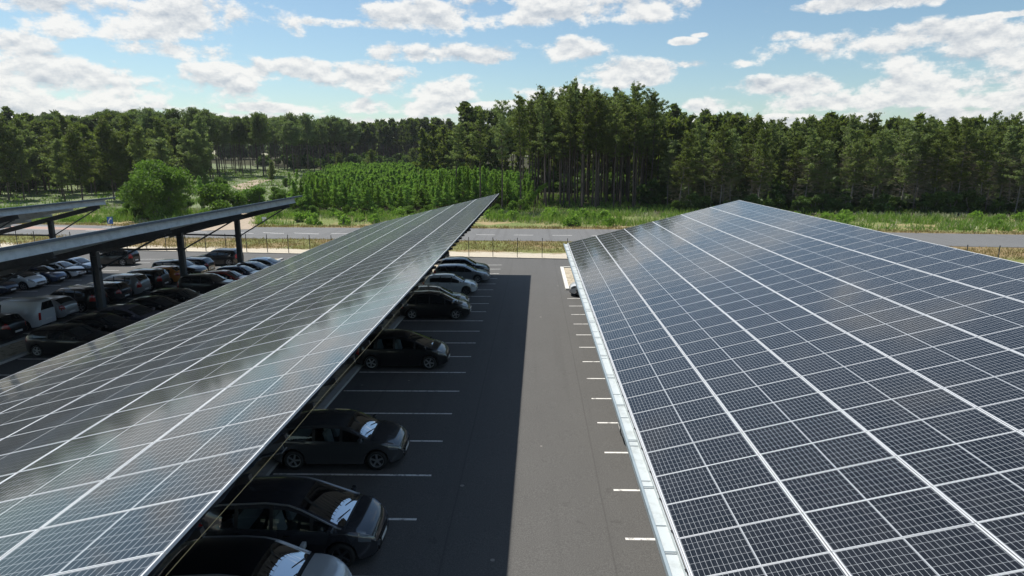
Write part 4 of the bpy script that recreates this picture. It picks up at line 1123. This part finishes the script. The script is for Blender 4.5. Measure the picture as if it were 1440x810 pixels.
# verge plants: nobody could count them
def tufts(name, label, pts, h, spread, nb, m, seed, wd=.05):
    rng = np.random.default_rng(seed); P = np.array(pts); n = len(P)
    base = np.repeat(P, nb, 0)+rng.normal(size=(n*nb, 2))*spread*.5
    z = gz(base[:, 0], base[:, 1]); B = np.column_stack([base, z-.04])
    hh = h*rng.uniform(.45, 1.2, n*nb)*np.repeat(rng.uniform(.6, 1.3, n), nb)
    tip = B+np.column_stack([rng.normal(size=(n*nb, 2))*hh[:, None]*.35, hh])
    sd_ = rng.normal(size=(n*nb, 3)); sd_[:, 2] = 0; sd_ /= np.linalg.norm(sd_, axis=1)[:, None]; sd_ *= wd*rng.uniform(.6, 1.4, (n*nb, 1))
    V_ = np.stack([B-sd_, B+sd_, tip+sd_*.35, tip-sd_*.35], 1).reshape(-1, 3)
    o = link(name, arr_mesh(name, V_, np.arange(len(V_)).reshape(-1, 4), (m,))); tag(o, label, 'grass', kind='stuff')
rg = np.random.default_rng(9)
def band(n, x0, x1, v0, v1, k=.10, clump=0.):
    X = rg.uniform(x0, x1, n); Vv = rg.uniform(v0, v1, n); Y = Vv-k*X
    if clump:
        q = np.sin(X*.23+1.3*np.sin(Y*.31))+np.sin(Y*.5+X*.11); keep = q > clump-rg.uniform(0, .8, n); X, Y = X[keep], Y[keep]
    return list(zip(X, Y))
lim = lambda L_: [(x, y) for x, y in L_ if not (x > -62 and x < -40 and abs(x+46.3+(y-93)*.42) < 4.2)]
tufts('verge_grass', 'tall bright green grass and broom filling the far verge of the road', lim(band(4300, -120, 110, 97, 116, clump=.55)), 1.15, .7, 11, M_grass, 1, .055)
tufts('verge_grass', 'low grass covering the far verge of the road', lim(band(2300, -120, 110, 94.5, 119, clump=.1)), .36, .8, 8, M_grass, 2, .05)
tufts('pale_fern', 'pale ferns and dry stalks scattered along the forest foot', lim(band(3800, -120, 110, 98, 123, clump=-.2)), .55, .9, 9, M_fern, 3, .07)
tufts('dry_grass', 'short dry grass between the fence and the road', [(x, y) for x, y in band(5200, -90, 75, 70, 79.3, .12)], .22, .8, 6, M_dry, 4, .04)
tufts('dry_grass', 'dry grass fringe on the far edge of the road', lim(band(1800, -120, 110, 93.2, 95.5)), .3, .7, 7, M_dry, 5, .05)
tufts('heath', 'pale heath plants covering the clearing floor', [(x, y) for x, y in zip(rg.uniform(-200, -40, 5200), rg.uniform(122, 300, 5200))], .5, 1.4, 6, M_grass, 6, .13)
tufts('forest_floor_ferns', 'ferns covering the floor under the pines', [(x, y) for x, y in zip(rg.uniform(-12, 110, 3000), rg.uniform(117, 165, 3000))], .7, 1.2, 7, M_grass, 7, .08)

# ------------------------------------------------------------------ thin summer haze
mb = MB(); mb.box((0, 290, 17), (1300, 760, 48))
hz = mb.build('haze', bpy.data.materials.new('haze_air')); hm = hz.data.materials[0]; hm.use_nodes = True; hn = NT(hm.node_tree); hn.n.clear()
vp = hn.node('ShaderNodeVolumePrincipled'); vp.inputs['Color'].default_value = (.88, .93, 1., 1); vp.inputs['Density'].default_value = .00008; vp.inputs['Anisotropy'].default_value = .3
ho = hn.node('ShaderNodeOutputMaterial'); hn.l.new(vp.outputs[0], ho.inputs['Volume'])
tag(hz, kind='stuff')
